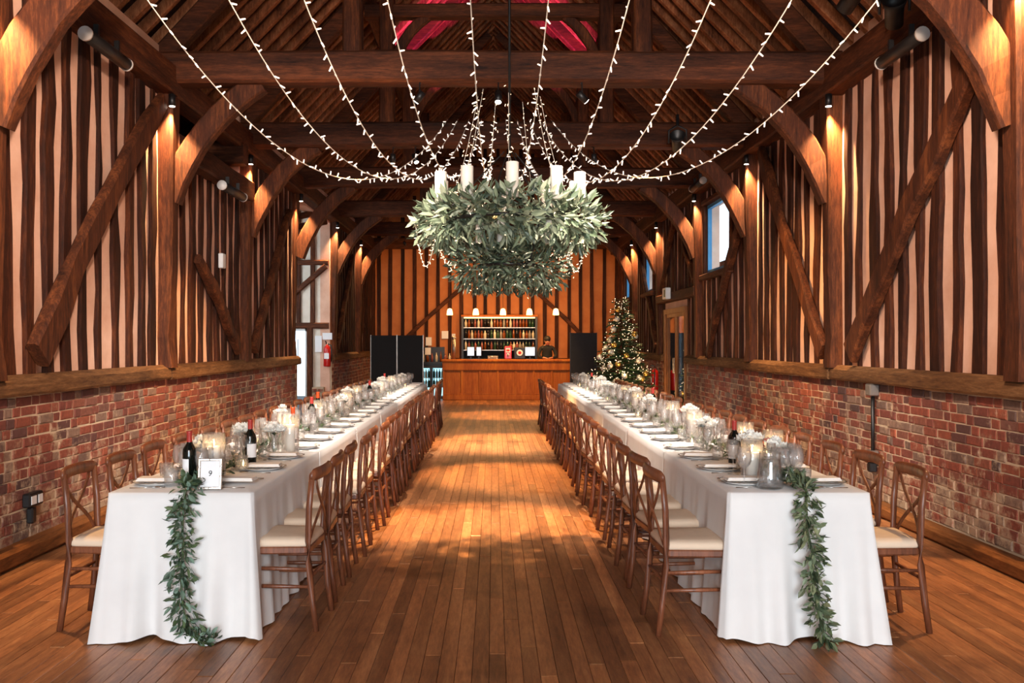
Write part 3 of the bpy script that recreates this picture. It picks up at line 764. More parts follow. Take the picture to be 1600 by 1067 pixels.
FLUTE = [(.031, 0), (.031, .002), (.005, .005), (.0038, .02), (.0038, .075), (.012, .09), (.023, .115), (.027, .15), (.024, .225), (.0235, .225), (.0255, .15), (.021, .118), (0, .092)]
TUMB = [(.031, 0), (.034, .002), (.038, .05), (.039, .095), (.038, .095), (.036, .05), (.031, .008), (0, .007)]
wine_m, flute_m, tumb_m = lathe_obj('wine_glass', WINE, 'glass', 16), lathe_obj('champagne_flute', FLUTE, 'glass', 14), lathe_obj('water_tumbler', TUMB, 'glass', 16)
def single(name, mesh, loc, rz, label, cat, group): return tag(link(name, mesh, None, loc, (0, 0, rz)), label, cat, group)
ZP = ZT + .003
for key in ('card', 'jug'):
    x0, x1 = TX[key]; xm = (x0 + x1) / 2
    for where in ('aisle', 'wall'):
        faces_pos = (key == 'card') != (where == 'aisle')
        ex = x0 if faces_pos else x1; d = 1 if faces_pos else -1     # d: direction from this edge to the middle
        for i, yb in enumerate(CHAIR_Y):
            y = yb + R.uniform(-.012, .012)
            at = lambda nm: '%s at %s place, %s side, %s' % (nm, ORD[i], where, TN[key])
            px = ex + d * .165; rz = 0 if d < 0 else PI
            if i == 0: p = plate0; p.location = (px, y, ZP)
            if i or key != 'card' or where != 'aisle':
                p = copy_tree(plate0, (px, y, ZP)) if i < 14 else link('dinner_plate', pl_m, None, (px, y, ZP))
            tag(p, at('white dinner plate'), 'plate', 'dinner plates')
            single('folded_napkin', nap_m, (px + R.uniform(-.01, .01), y, ZP + .019), PI / 2 + R.uniform(-.1, .1), at('folded white napkin on the plate'), 'napkin', 'folded napkins')
            for s, nm, me, c in ((-1, 'fork', fork_m, 'fork'), (1, 'table_knife', knife_m, 'knife')):
                single(nm, me, (px, y + s * .165, ZP), -d * PI / 2 + R.uniform(-.08, .08), at('steel ' + c), c, 'steel cutlery')
            gx = ex + d * R.uniform(.255, .275)
            single('wine_glass', wine_m, (gx, y + .10 + R.uniform(-.02, .02), ZP), R.uniform(0, 6), at('clear wine glass'), 'wine glass', 'wine glasses')
            single('champagne_flute', flute_m, (gx + d * .05, y + .015 + R.uniform(-.02, .02), ZP), R.uniform(0, 6), at('champagne flute'), 'flute', 'champagne flutes')
            single('water_tumbler', tumb_m, (gx + d * .01, y - .085 + R.uniform(-.02, .02), ZP), R.uniform(0, 6), at('clear water tumbler'), 'tumbler', 'water tumblers')
            if i < 16: single('wine_glass', wine_m, (gx + d * .075, y - .045 + R.uniform(-.015, .015), ZP), R.uniform(0, 6), at('second clear wine glass'), 'wine glass', 'wine glasses')

# ------------------------------------------------------------------ table centre: candles, flowers, bottles
def flower_head(mb, c, r, rnd):
    c = Vector(c)
    for k, (n, tilt, sc) in enumerate(((5, .15, .75), (8, .55, .9), (9, 1.0, .95), (8, 1.5, .8))):
        for i in range(n):
            a = 2 * PI * i / n + k * .4 + rnd.uniform(-.15, .15); tl = tilt + rnd.uniform(-.12, .12)
            d = Vector((math.cos(a) * math.sin(tl), math.sin(a) * math.sin(tl), math.cos(tl)))
            u = Vector((-math.cos(a) * math.cos(tl), -math.sin(a) * math.cos(tl), math.sin(tl)))
            mb.leaf(c, d, u, r * sc, r * .95 * sc, -.25, -.1)
def vase_of_flowers(loc, label, blush=False, h=.15, r=.034, hs=.045, nfl=4, seed=0):
    rnd = random.Random(seed)
    t = thing('flower_vase', label, 'flowers', loc, 0, 'bud vases of flowers')
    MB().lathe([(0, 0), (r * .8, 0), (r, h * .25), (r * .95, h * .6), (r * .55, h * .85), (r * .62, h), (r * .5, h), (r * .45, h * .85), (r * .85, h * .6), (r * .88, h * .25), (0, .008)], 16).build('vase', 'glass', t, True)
    for i in range(nfl):
        a = 2 * PI * i / nfl + rnd.random(); q = 0 if i == 0 else hs * .75
        top = Vector((q * math.cos(a), q * math.sin(a), h + .06 - (0 if i == 0 else .03) + rnd.uniform(-.012, .012)))
        MB().tube([(0, 0, .01), top * .6, top], .002, 5).build('stem', 'stem', t, True)
        fm = MB(); flower_head(fm, top, hs * rnd.uniform(.85, 1.1), rnd)
        fm.build('flower_head', 'petal_blush' if (blush and i == 2) else 'petal', t, True)
    for i in range(3):
        a = rnd.uniform(0, 6.28); MB().leaf((0, 0, h), (math.cos(a), math.sin(a), .5), (0, 0, 1), .07, .03).build('leaf', 'euc', t)
def candle_parts(t, r, h, z=0, lit=True, watt=0.0):
    MB().lathe([(0, z), (r, z), (r, z + h - .004), (r * .93, z + h), (r * .5, z + h - .006), (0, z + h - .008)], 18).build('wax', 'wax', t, True)
    MB().tube([(0, 0, z + h - .01), (.001, 0, z + h + .008)], .0015, 5).build('wick', 'wick', t)
    if lit:
        MB().lathe([(.0005, z + h + .004), (.005, z + h + .012), (.006, z + h + .018), (.0035, z + h + .03), (.0003, z + h + .042)], 8).build('flame', 'flame', t, True)
        if watt: point(t, (0, 0, z + h + .02), watt, (1.0, .62, .28), .012)
def hurricane(loc, label, r=.062, h=.235, cr=.034, chh=.14, watt=0.0, lab2=''):
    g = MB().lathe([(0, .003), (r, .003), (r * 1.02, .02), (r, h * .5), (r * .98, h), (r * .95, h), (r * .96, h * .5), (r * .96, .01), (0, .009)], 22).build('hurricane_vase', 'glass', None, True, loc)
    tag(g, 'clear glass cylinder vase around ' + lab2 + label, 'vase', 'glass cylinder vases')
    t = thing('pillar_candle', 'lit cream pillar candle inside a glass cylinder, ' + label, 'candle', (loc[0], loc[1], loc[2] + .010), 0, 'lit pillar candles')
    candle_parts(t, cr, chh, 0, True, watt)
BOT_PROF = [(0, .0), (.034, .0), (.037, .004), (.037, .185), (.034, .205), (.017, .232), (.0145, .245), (.0145, .290), (.0155, .292), (.0155, .298), (0, .298)]
def wine_bottle(loc, label, cap='capsule', rz=0):
    t = thing('wine_bottle', label, 'bottle', loc, rz, 'wine bottles')
    MB().lathe(BOT_PROF, 20).build('bottle_body', 'bottle', t, True)
    MB().lathe([(.0152, .238), (.0158, .245), (.0158, .290), (.0165, .293), (.0165, .300), (0, .301)], 14).build('capsule', cap, t, True)
    lb = MB(); n = 12
    lb.loft([[(.0376 * math.sin(-1.3 + 2.6 * i / n), -.0376 * math.cos(-1.3 + 2.6 * i / n), z) for i in range(n + 1)] for z in (.065, .150)], False, False)
    lb.build('bottle_label', 'paper', t, True)
    return t
def votive(loc, label):
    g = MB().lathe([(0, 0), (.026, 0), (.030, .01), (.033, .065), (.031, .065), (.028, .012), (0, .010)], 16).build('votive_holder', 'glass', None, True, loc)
    tag(g, 'small glass tealight holder ' + label, 'candle holder', 'tealight holders')
    t = thing('tealight', 'lit tealight in its small glass holder ' + label, 'candle', (loc[0], loc[1], loc[2] + .0105), 0, 'tealights'); candle_parts(t, .019, .016)
def T(px, py, z=ZT):                      # a point on the table seen at (px, py) in the photograph
    d = F * (1.55 - z) / (py - 535); return ((px - 771) / F * d, d)
MID = {'card': -1.648, 'jug': 1.61}
# near end, card table
wine_bottle((-1.665, 4.98, ZP), 'dark wine bottle with red capsule behind the framed number card', 'capsule', -1.1)
wine_bottle((-1.53, 5.72, ZP), 'dark wine bottle with pinkish red capsule, second along the table with the number card', 'capsule', 1.0)
wine_bottle((-1.50, 6.80, ZP), 'dark wine bottle with orange capsule, third along the table with the number card', 'capsule_orange', .2)
wine_bottle((-1.62, 8.1, ZP), 'dark wine bottle with red capsule, fourth along the table with the number card', 'capsule', .2)
wine_bottle((-1.72, 8.9, ZP), 'dark wine bottle with orange capsule, fifth along the table with the number card', 'capsule_orange', .2)
wine_bottle((-1.58, 11.6, ZP), 'dark wine bottle with red capsule, sixth along the table with the number card', 'capsule', .2)
wine_bottle((-1.70, 14.2, ZP), 'dark wine bottle with red capsule, seventh along the table with the number card', 'capsule', .2)
wine_bottle((1.50, 5.66, ZP), 'dark wine bottle with red capsule behind the near glasses, table with the glass jug', 'capsule', -.2)
wine_bottle((1.70, 9.7, ZP), 'dark wine bottle with red capsule, second along the table with the glass jug', 'capsule', -.2)
wine_bottle((1.58, 14.6, ZP), 'dark wine bottle with red capsule, third along the table with the glass jug', 'capsule', -.2)
k = 0
for key, items in {'card': [(-1.68, 5.22), (-1.62, 5.92), (-1.50, 6.22), (-1.74, 7.5), (-1.55, 9.3), (-1.70, 10.6), (-1.60, 12.3), (-1.68, 13.8), (-1.6, 15.9)],
                   'jug': [(1.62, 5.22), (1.52, 5.38), (1.55, 6.6), (1.66, 7.7), (1.58, 9.2), (1.66, 10.7), (1.56, 12.4), (1.66, 14.0), (1.6, 16.2)]}.items():
    for i, (x, y) in enumerate(items):
        vase_of_flowers((x, y, ZP), 'small glass vase of white flowers, %s along the %s' % (ORD[i], TN[key]), i in (0, 3), .15 + .02 * (i % 2), .034, .06, 6, 40 + k); k += 1
for key, items in {'card': [(-1.575, 5.12, .036, .19), (-1.45, 6.48, .034, .19), (-1.62, 7.05, .034, .16), (-1.66, 8.5, .036, .16), (-1.60, 9.9, .034, .17), (-1.68, 11.2, .036, .17), (-1.6, 12.9, .034, .15), (-1.66, 14.8, .034, .16)],
                   'jug': [(1.47, 5.17, .034, .150), (1.74, 5.66, .036, .155), (1.70, 6.15, .034, .16), (1.58, 7.15, .036, .17), (1.66, 8.4, .034, .16), (1.58, 9.95, .036, .17), (1.68, 11.5, .034, .16), (1.58, 13.2, .034, .16), (1.66, 15.0, .034, .16)]}.items():
    for i, (x, y, cr, ch) in enumerate(items):
        hurricane((x, y, ZP), '%s along the %s' % (ORD[i], TN[key]), cr + .027, ch + .085, cr, ch, .9 if i % 2 == 0 else .9, 'the candle ')
for key in ('card', 'jug'):
    for i in range(9):
        votive((MID[key] + R.choice((-.12, .12)), 5.55 + i * 1.27, ZP), '%s along the %s' % (ORD[i], TN[key]))
# framed number card
fc = thing('number_card', 'small silver picture frame with table number 9 card standing at table end', 'picture frame', (-1.515, 4.85, ZP), .05)
fr = MB(); W_, H_ = .064, .165
for a in ((-W_, -W_ + .014, 0, H_), (W_ - .014, W_, 0, H_), (-W_ + .014, W_ - .014, 0, .014), (-W_ + .014, W_ - .014, H_ - .014, H_)): fr.cbox(a[0], a[1], -.008, .006, a[2], a[3], .003)
for (x, z) in ((-W_ + .007, .06), (W_ - .007, .07), (0, .007), (0, H_ - .007), (-W_ + .007, .12), (W_ - .007, .125)): fr.ball((x, -.008, z), .006, 8, 5, 1, .5, 1)
tilt = Matrix.Rotation(-.14, 4, 'X')
fr.xf(tilt).build('frame', 'silver', fc)
MB().box(-W_ + .01, W_ - .01, -.003, .004, .01, H_ - .01).xf(tilt).build('card', 'paper', fc)
MB().add([(-.02, .024, .12), (.02, .024, .12), (.02, .075, .002), (-.02, .075, .002), (-.02, .028, .122), (.02, .028, .122), (.02, .079, .002), (-.02, .079, .002)], [(0, 1, 2, 3), (4, 7, 6, 5), (0, 4, 5, 1), (2, 6, 7, 3), (0, 3, 7, 4), (1, 5, 6, 2)]).build('easel_back', 'black', fc)
td = bpy.data.curves.new('number', 'FONT'); td.body = '9'; td.size = .042; td.align_x = 'CENTER'; td.align_y = 'CENTER'; td.extrude = .0004; td.shear = .12
td.materials.append(M['ink']); ntmp = bpy.data.objects.new('number_tmp', td); COL.objects.link(ntmp); nmesh = bpy.data.meshes.new_from_object(ntmp.evaluated_get(bpy.context.evaluated_depsgraph_get())); bpy.data.objects.remove(ntmp); num = link('number', nmesh, fc)
num.rotation_euler = (PI / 2 - .14, 0, 0); num.location = tilt @ Vector((0, -.0045, .084))
# water jug with water
jx, jy = 1.49, 4.90
jg = MB().lathe([(0, .002), (.066, .002), (.071, .010), (.069, .06), (.060, .13), (.057, .180), (.060, .192), (.057, .192), (.054, .180), (.057, .13), (.066, .06), (.066, .014), (0, .012)], 24).build('jug_body', 'jug_glass', None, True)
jt = thing('water_jug', 'large clear glass jug filled with water at the near table end', 'jug', (jx, jy, ZP)); jg.parent = jt
MB().lathe([(0, .014), (.065, .016), (.065, .06), (.056, .13), (.054, .160), (0, .160)], 24).build('water', 'water', jt, True)
MB().tube([(.056, 0, .175), (.095, 0, .165), (.105, 0, .11), (.085, 0, .055), (.066, 0, .045)], .007, 8, True, 1, (0, 1, 0)).build('handle', 'jug_glass', jt, True)
for i, (x, y) in enumerate(((1.385, 5.02), (1.60, 5.02), (1.66, 4.98), (1.43, 5.42))):
    single('wine_glass', wine_m, (x, y, ZP), 0, 'clear wine glass standing close to the water jug, %s of four' % ORD[i], 'wine glass', 'wine glasses')
for i, (x, y) in enumerate(((-1.80, 5.05), (-1.73, 5.12), (-1.87, 5.20), (-1.76, 5.28))):
    single('water_tumbler', tumb_m, (x, y, ZP), 0, 'water tumbler beside the first wine bottle, %s of four' % ORD[i], 'tumbler', 'water tumblers')

# ------------------------------------------------------------------ eucalyptus garlands
def garland(label, X, key, path, mats, seed, dense, Lr, loose):
    rnd = random.Random(seed)
    t = thing('garland', label, 'garland', (path[0][0], path[0][1], 0)); base = Vector((path[0][0], path[0][1], 0))
    P = [Vector(p) for p in path]
    MB().tube([p - base for p in P], .006, 6).build('stem', 'stem', t, True)
    shapes = [MB().leaf((0, 0, 0), (0, 0, 1), (0, -1, 0), 1, .42 * q, .15, c).mesh('leaf', mats) for q, c in ((1, .15), (.8, .3), (1.25, .05), (.55, .2))]
    far = MB(); cnt = 0
    for a, b in zip(P, P[1:]):
        n = max(1, int((b - a).length * dense)); near = a.y < 5.4
        for i in range(n):
            p = a.lerp(b, rnd.random()); ax = (b - a).normalized()
            side = Vector((rnd.gauss(0, 1), rnd.gauss(0, 1), rnd.gauss(0, 1))); side -= ax * side.dot(ax); side.normalize()
            if abs(ax.z) > .6 and side.y > .2: side.y *= -1          # against the cloth: leaves lie outward
            if abs(ax.z) < .6 and side.z < 0: side.z *= -.8
            d = (side * rnd.uniform(.4, 1.2) + ax * rnd.uniform(-.3, 1.0) + Vector((rnd.gauss(0, .35), rnd.gauss(0, .2), rnd.gauss(-.1, .3)))).normalized()
            off = side * rnd.uniform(.0, loose)
            L = rnd.uniform(*Lr)
            if near and cnt < 290:
                q = d.to_track_quat('Z', 'Y'); q = q @ Matrix.Rotation(rnd.uniform(0, 6.28), 3, 'Z').to_quaternion()
                o = link('leaf', shapes[rnd.randrange(4)], t, p + off - base, q.to_euler(), (L, L, L)); cnt += 1
            else:
                far.leaf(p + off - base, d, (rnd.gauss(0, 1), rnd.gauss(0, 1), rnd.gauss(0, 1)), L, L * rnd.choice((.3, .4, .5)))
    far.build('leaf', mats + '_mass', t, kind='stuff')
gx = -1.605
fall = [(gx + .05, TY0 + .35, ZP + .02), (gx, TY0 + .1, ZP + .03), (gx - .005, TY0 - .03, ZT + .01), (gx - .005, TY0 - .075, .62), (gx + .005, TY0 - .10, .48), (gx + .0, TY0 - .115, .34), (gx + .015, TY0 - .13, .20), (gx + .05, TY0 - .15, .08), (gx + .12, TY0 - .17, .028), (gx + .19, TY0 - .18, .022)]
garland('eucalyptus garland hanging down the cloth beside the number card', 0, 'card', fall, 'euc', 5, 700, (.020, .062), .06)
gx = 1.625
fall2 = [(gx - .05, TY0 + .38, ZP + .02), (gx + .02, TY0 + .12, ZP + .03), (gx + .01, TY0 - .03, ZT + .01), (gx - .005, TY0 - .08, .60), (gx + .02, TY0 - .10, .46), (gx + .015, TY0 - .115, .34), (gx + .03, TY0 - .125, .22), (gx + .05, TY0 - .14, .10), (gx + .06, TY0 - .16, .025)]
garland('eucalyptus garland hanging down the cloth beside the water jug', 0, 'jug', fall2, 'olv', 6, 620, (.022, .07), .055)
for key in ('card', 'jug'):
    x = MID[key]; pts = [(x + .03 * math.sin(i * 1.1), 5.25 + i * .5, ZP + .018) for i in range(24)]
    garland('eucalyptus runner lying along the middle of the ' + TN[key], x, key, pts, 'euc' if key == 'card' else 'olv', 8, 70, (.04, .075), .06)

# ------------------------------------------------------------------ lamps
def cyl(a, b, r, n=12): return MB().tube([a, b], r, n)
def post_lamp(x, y, label, side):
    t = thing('spot_lamp', label, 'lamp', (x, y, 3.98), 0, 'spot lamps on the wall plate')
    cyl((0, 0, -.03), (0, 0, .09), .034, 14).build('lamp_body', 'black', t, True)
    cyl((0, 0, -.034), (0, 0, -.028), .029, 14).build('lens', 'lens', t, True)
    MB().tube([(0, 0, .085), (side * -.02, .05, .11), (side * -.05, .10, .12)], .008, 6).build('bracket', 'black', t, True)
    spot(t, (0, 0, -.05), (side * -.02, .05, -1.15), POST_W, WARM, 78, 1.0, .02)
BAYN = ['first', 'second', 'third', 'fourth', 'fifth', 'sixth']
for i, y in enumerate(FR[1:]):
    for x, side, nm in ((XL + .165, 1, 'card'), (XR - .165, -1, 'jug')):
        post_lamp(x, y - .165, 'small black spot lamp by the %s post, wall beside the %s' % (BAYN[i], TN[nm]), side)
def tie_lamp(x, y, z, target, energy, color, label, size=55):
    t = thing('spot_lamp', label, 'lamp', (x, y, z), 0, 'spot lamps on the tie beams')
    d = (Vector(target) - Vector((x, y, z))).normalized()
    MB().tube([(0, .2, .19), (0, .02, .15), (0, .0, .05)], .007, 6).build('bracket', 'black', t)
    cyl(tuple(d * -.06), tuple(d * .06), .036, 14).build('lamp_body', 'black', t, True)
    cyl(tuple(d * .061), tuple(d * .066), .031, 14).build('lens', 'lens', t, True)
    spot(t, tuple(d * .08), tuple(d * 3), energy, color, size, .7, .03)
tie_lamp(.05, 9.22, 4.04, (-.12, 7.6, 0), DOWN_W, AMBER, 'small black spot lamp hanging under the first tie beam', 37)
tie_lamp(-1.05, 12.2, 4.02, (.25, 10.6, 0), DOWN_W, AMBER, 'glowing spot lamp under the second tie beam', 34)
tie_lamp(.25, 15.4, 4.02, (.3, 14.2, 0), DOWN_W, AMBER, 'small spot lamp under the third tie beam', 44)
tie_lamp(.2, 19.0, 4.02, (.3, 19.4, 0), DOWN_W * .7, AMBER, 'small spot lamp under the fourth tie beam', 44)
for i, (x, ty) in enumerate(((-2.2, 26.2), (0.2, 26.2), (2.3, 26.2))):
    tie_lamp(x, 22.5, 4.0, (x, ty, 2.6), 105, (1.0, .47, .14), 'spot lamp aimed at the bar wall, %s along the last tie beam' % ORD[i], 75)
tie_lamp(.9, 22.5, 4.0, (.5, 24.4, .5), 420, (1.0, .55, .2), 'small added fill lamp aimed at the bar front', 70)  # lamp added to brighten the bar front
tie_lamp(-.75, 9.22, 4.04, (-3.3, 10.2, .8), 420, AMBER, 'black spot lamp under first tie beam, turned to the wall by the number card table', 44)
tie_lamp(.9, 9.22, 4.04, (3.45, 10.6, 1.9), 420, AMBER, 'black spot lamp under first tie beam, turned to the wall by the jug table', 44)
for s, nm in ((-1, 'number card'), (1, 'jug')):  # lamps added to brighten the table tops from above
    tie_lamp(s * 1.1, 6.0, 4.02, (s * 1.62, 8.6, .76), TABLE_W, TABLE_C, 'added fill lamp on the tie beam over the near end of the %s table' % nm, 74)
    tie_lamp(s * 1.35, 12.2, 4.02, (s * 1.62, 13.6, .76), TABLE_W, TABLE_C, 'added fill lamp under second tie beam over the %s table' % nm, 66)
# rose coloured uplights on the third tie beam
for i, s in enumerate((-1, 1)):
    t = thing('uplighter', 'magenta uplighter on a tie beam, one toward the %s' % ('card table' if s < 0 else 'jug table'), 'lamp', (s * .35, 14.0, 4.56), 0, 'magenta uplighters')
    MB().box(-.10, .10, -.06, .06, -.02, .02).build('base', 'black', t); cyl((0, 0, .02), (s * .05, .05, .16), .055, 14).build('lamp_body', 'black', t, True)
    rail_b = MB().box(-.03, .03, -.03, .03, -.6, -.02)
    spot(t, (s * .06, .06, .19), (s * .95, 1.7, 2.9), 650, (1.0, .07, .45), 46, .9, .04)
# white-capped black tube fixtures along the wall plates
def tube_fixture(a, b, label):
    a, b = Vector(a), Vector(b); c = (a + b) / 2; d = (b - a).normalized()
    t = thing('tube_fixture', label, 'lamp', c, 0, 'black tube fixtures')
    cyl(tuple(a - c), tuple(b - c), .055, 16).build('tube_body', 'black', t, True)
    for e, s in ((a - c, -1), (b - c, 1)): cyl(tuple(e - d * .012), tuple(e + d * .012), .058, 16).build('end_cap', 'white_plastic', t, True)
    for q in (.25, .75): MB().box(-.02, .02, -.015, .015, .05, .14).xf(Matrix.Translation((a - c).lerp(b - c, q))).build('bracket', 'black', t)
tube_fixture((XL + .22, 7.15, 3.98), (XL + .22, 7.95, 3.98), 'black tube fixture with white ends, near bay above the card table')
tube_fixture((XL + .22, 10.75, 3.41), (XL + .22, 11.65, 3.41), 'black tube fixture with white ends on the low plate')
tube_fixture((XR - .22, 7.1, 3.96), (XR - .22, 7.85, 3.96), 'black tube fixture with white ends, near bay above the jug table')
tube_fixture((XR - .27, 14.3, 4.10), (XR - .27, 15.1, 4.10), 'black tube fixture with white ends, beyond the large window plate')
# black stage lamps hanging over the eaves
def stage_lamp(loc, label, tilt):
    t = thing('stage_lamp', label, 'lamp', loc, tilt, 'black stage lamps')
    MB().lathe([(.02, -.13), (.07, -.12), (.075, .06), (.10, .13), (.094, .13), (.07, .05), (0, .04)], 16).xf(Matrix.Rotation(1.0, 4, 'X')).build('lamp_body', 'black', t, True)
    MB().tube([(-.11, 0, 0), (-.11, 0, .16), (0, 0, .22), (.11, 0, .16), (.11, 0, 0)], .012, 6, True, 1, (0, 1, 0)).build('yoke', 'black', t, True)
    MB().tube([(0, 0, .21), (0, 0, .36)], .02, 8).build('clamp', 'black', t)
stage_lamp((2.92, 7.4, 4.36), 'black stage lamp under the rafters, one closer to the aisle', .3)
stage_lamp((3.22, 7.3, 4.20), 'black stage lamp under the rafters, one closer to the wall plate', -.4)
stage_lamp((2.35, 11.6, 4.10), 'black stage lamp beyond the first tie beam', -.2)

# ------------------------------------------------------------------ fairy light strings
bulb_m = MB().tube([(0, 0, 0), (0, 0, .008), (0, 0, .044)], [.005, .007, .0055], 6).mesh('bulb', 'bulb', True)
bulb_w = MB().tube([(0, 0, 0), (0, 0, .005), (0, 0, .022)], [.002, .004, .003], 5)
def fairy_string(A, B, sag, n, label, group):
    A, B = Vector(A), Vector(B)
    P = lambda t: A.lerp(B, t) - Vector((0, 0, 4 * sag * t * (1 - t)))
    t = thing('fairy_light_string', label, 'fairy lights', A, 0, group)
    MB().tube([P(i / 40) - A for i in range(41)], .005, 5).build('cable', 'cable', t, True)
    for i in range(n):
        u = (i + .5 + R.uniform(-.25, .25)) / n; p = P(u); d = (P(u + .01) - p).normalized()
        s = Vector((R.gauss(0, 1), R.gauss(0, 1), R.gauss(0, 1))); s -= d * s.dot(d); s.normalize(); s = (s + d * .25 + Vector((0, 0, -.3))).normalized()
        link('bulb', bulb_m, t, p - A, s.to_track_quat('Z', 'Y').to_euler())
tops = [230, 357, 475, 605, 735, 857, 983, 1110, 1237, 1372]
ends = [700, 716, 733, 752, 772, 790, 808, 826, 843, 860]
for i, (a, b) in enumerate(zip(tops, ends)):
    xb = (b - 771) / 115.4; x7 = (a - 771) / 220.5; xa = (x7 - .07 * xb) / .93
    fairy_string((xa, 6.0, 4.27), (xb, 12.26, 4.56), 1.2 + R.uniform(-.04, .04), 60, 'white fairy light string over the aisle, %s counted from the card table side' % ORD[i], 'fairy light strings')

# ------------------------------------------------------------------ chandelier
CX, CYY = .135, 7.65
ch = thing('foliage_chandelier', 'two-tier round chandelier covered in green foliage over the aisle', 'chandelier', (CX, CYY, 0))
def hoop(z, r, name):
    MB().tube([(r * math.cos(2 * PI * i / 32), r * math.sin(2 * PI * i / 32), z) for i in range(33)], .014, 6, False).build(name, 'black', ch, True)
ZU, ZL = 2.56, 2.19
hoop(ZU, .52, 'upper_hoop'); hoop(ZL, .26, 'lower_hoop')
for a in range(4):
    q = a * PI / 2 + .4
    MB().tube([(.62 * math.cos(q), .62 * math.sin(q), ZU), (.05 * math.cos(q), .05 * math.sin(q), 3.15)], .006, 5).build('hanger', 'black', ch)
    MB().tube([(.40 * math.cos(q), .40 * math.sin(q), ZL), (.62 * math.cos(q), .62 * math.sin(q), ZU)], .006, 5).build('hanger', 'black', ch)
MB().tube([(0, 0, 3.12), (0, 0, roof_z(.1) - .05)], .012, 6).build('suspension_rod', 'black', ch, True)
rnd = random.Random(11)
def ring_leaves(zc, Rm, rm, rz, n, Lr, wr, mat, name, nparts):
    shapes = [MB().leaf((0, 0, 0), (0, 0, 1), (0, -1, 0), 1, q, .12, c).mesh('leaf', mat) for q, c in ((wr[0], .12), ((wr[0] + wr[1]) / 2, .25), (wr[1], .05))]
    lst = []
    for i in range(n):
        th = rnd.uniform(0, 2 * PI); ph = rnd.uniform(0, 2 * PI); k = rnd.random() ** .5
        e = Vector((math.cos(th), math.sin(th), 0)); o = e * math.cos(ph) * rm + Vector((0, 0, math.sin(ph) * rz))
        p = e * Rm + o * k + Vector((0, 0, zc))
        tang = Vector((-math.sin(th), math.cos(th), 0)) * rnd.choice((-1, 1))
        d = (o.normalized() * rnd.uniform(.3, 1.2) + tang * rnd.uniform(.1, .9) + Vector((0, 0, rnd.uniform(-.5, .35)))).normalized()
        lst.append((k * (1.2 if p.y < 0 else .4) * rnd.uniform(.6, 1), p, d, rnd.uniform(*Lr)))
    lst.sort(key=lambda q: -q[0]); far = MB()
    for i, (_, p, d, L) in enumerate(lst):
        if i < nparts:
            q = d.to_track_quat('Z', 'Y') @ Matrix.Rotation(rnd.uniform(0, 6.28), 3, 'Z').to_quaternion(); link('leaf', shapes[rnd.randrange(3)], ch, p, q.to_euler(), (L, L, L))
        else: far.leaf(p, d, (rnd.gauss(0, 1), rnd.gauss(0, 1), rnd.gauss(0, 1)), L, L * rnd.uniform(*wr))
    far.build(name, mat + '_mass', ch, kind='stuff')
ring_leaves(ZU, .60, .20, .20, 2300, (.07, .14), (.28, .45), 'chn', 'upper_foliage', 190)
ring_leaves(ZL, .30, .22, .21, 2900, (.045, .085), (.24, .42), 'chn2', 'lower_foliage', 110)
for i in range(10):
    a = -PI / 2 + i * 2 * PI / 10 + .02
    t = thing('pillar_candle', 'tall white pillar candle on the upper chandelier ring, %s round from the front' % ORD[i], 'candle', (CX + .60 * math.cos(a), CYY + .60 * math.sin(a), ZU + .12), 0, 'chandelier candles')
    candle_parts(t, .05, .27 if i % 2 == 0 else .26, 0, False)
for i, a in enumerate((-2.2, -1.75, -.75, .6)):
    t = thing('pillar_candle', 'white candle on the lower chandelier ring, %s of four' % ORD[i], 'candle', (CX + .42 * math.cos(a), CYY + .42 * math.sin(a), ZL + .16), 0, 'chandelier candles')
    candle_parts(t, .032, .19, 0, False)
def micro_lights(name, pts, n, parent, mat='bulb_warm', jit=.012, sc=1.0):
    """many tiny lamps along a polyline: one mesh"""
    mb = MB(); pts = [Vector(p) for p in pts]; seg = [(b - a).length for a, b in zip(pts, pts[1:])]; T_ = sum(seg)
    for i in range(n):
        u = (i + rnd.random()) / n * T_; k = 0
        while k < len(seg) - 1 and u > seg[k]: u -= seg[k]; k += 1
        p = pts[k].lerp(pts[k + 1], u / seg[k]) + Vector((rnd.gauss(0, jit), rnd.gauss(0, jit), rnd.gauss(0, jit)))
        d = Vector((rnd.gauss(0, 1), rnd.gauss(0, 1), rnd.gauss(0, 1))).normalized(); q = d.to_track_quat('Z', 'Y').to_matrix().to_4x4()
        mb.add([tuple(p + (q @ (Vector(v) * sc))) for v in bulb_w.v], bulb_w.f)
    return mb.build(name, mat, parent, kind='stuff')
def loop(a, b, drop, n=14): return [Vector(a).lerp(Vector(b), i / n) - Vector((0, 0, drop * math.sin(PI * i / n))) for i in range(n + 1)]
for i, (a, b, dr) in enumerate((((-.80, -.05, 2.62), (-.62, -.1, 2.4), .32), ((-.62, -.1, 2.44), (-.45, -.1, 2.2), .10), ((.64, -.05, 2.42), (.48, -.1, 2.3), .22), ((.40, -.1, 2.3), (.54, .0, 2.44), .18))):
    lp = loop(a, b, dr); MB().tube(lp, .002, 4).build('light_loop_cable', 'cable', ch); micro_lights('light_loop', lp, 30, ch, 'bulb_warm', .008, .9)
for r_, z_, n_ in ((.66, ZU + .16, 60), (.74, ZU - .02, 70), (.66, ZU - .17, 60), (.46, ZL + .1, 60), (.50, ZL - .05, 70), (.40, ZL - .18, 60)):
    micro_lights('foliage_lights', [(r_ * math.cos(2 * PI * i / 24), r_ * math.sin(2 * PI * i / 24), z_) for i in range(25)], n_ // 2, ch, 'bulb_warm', .03, .8)
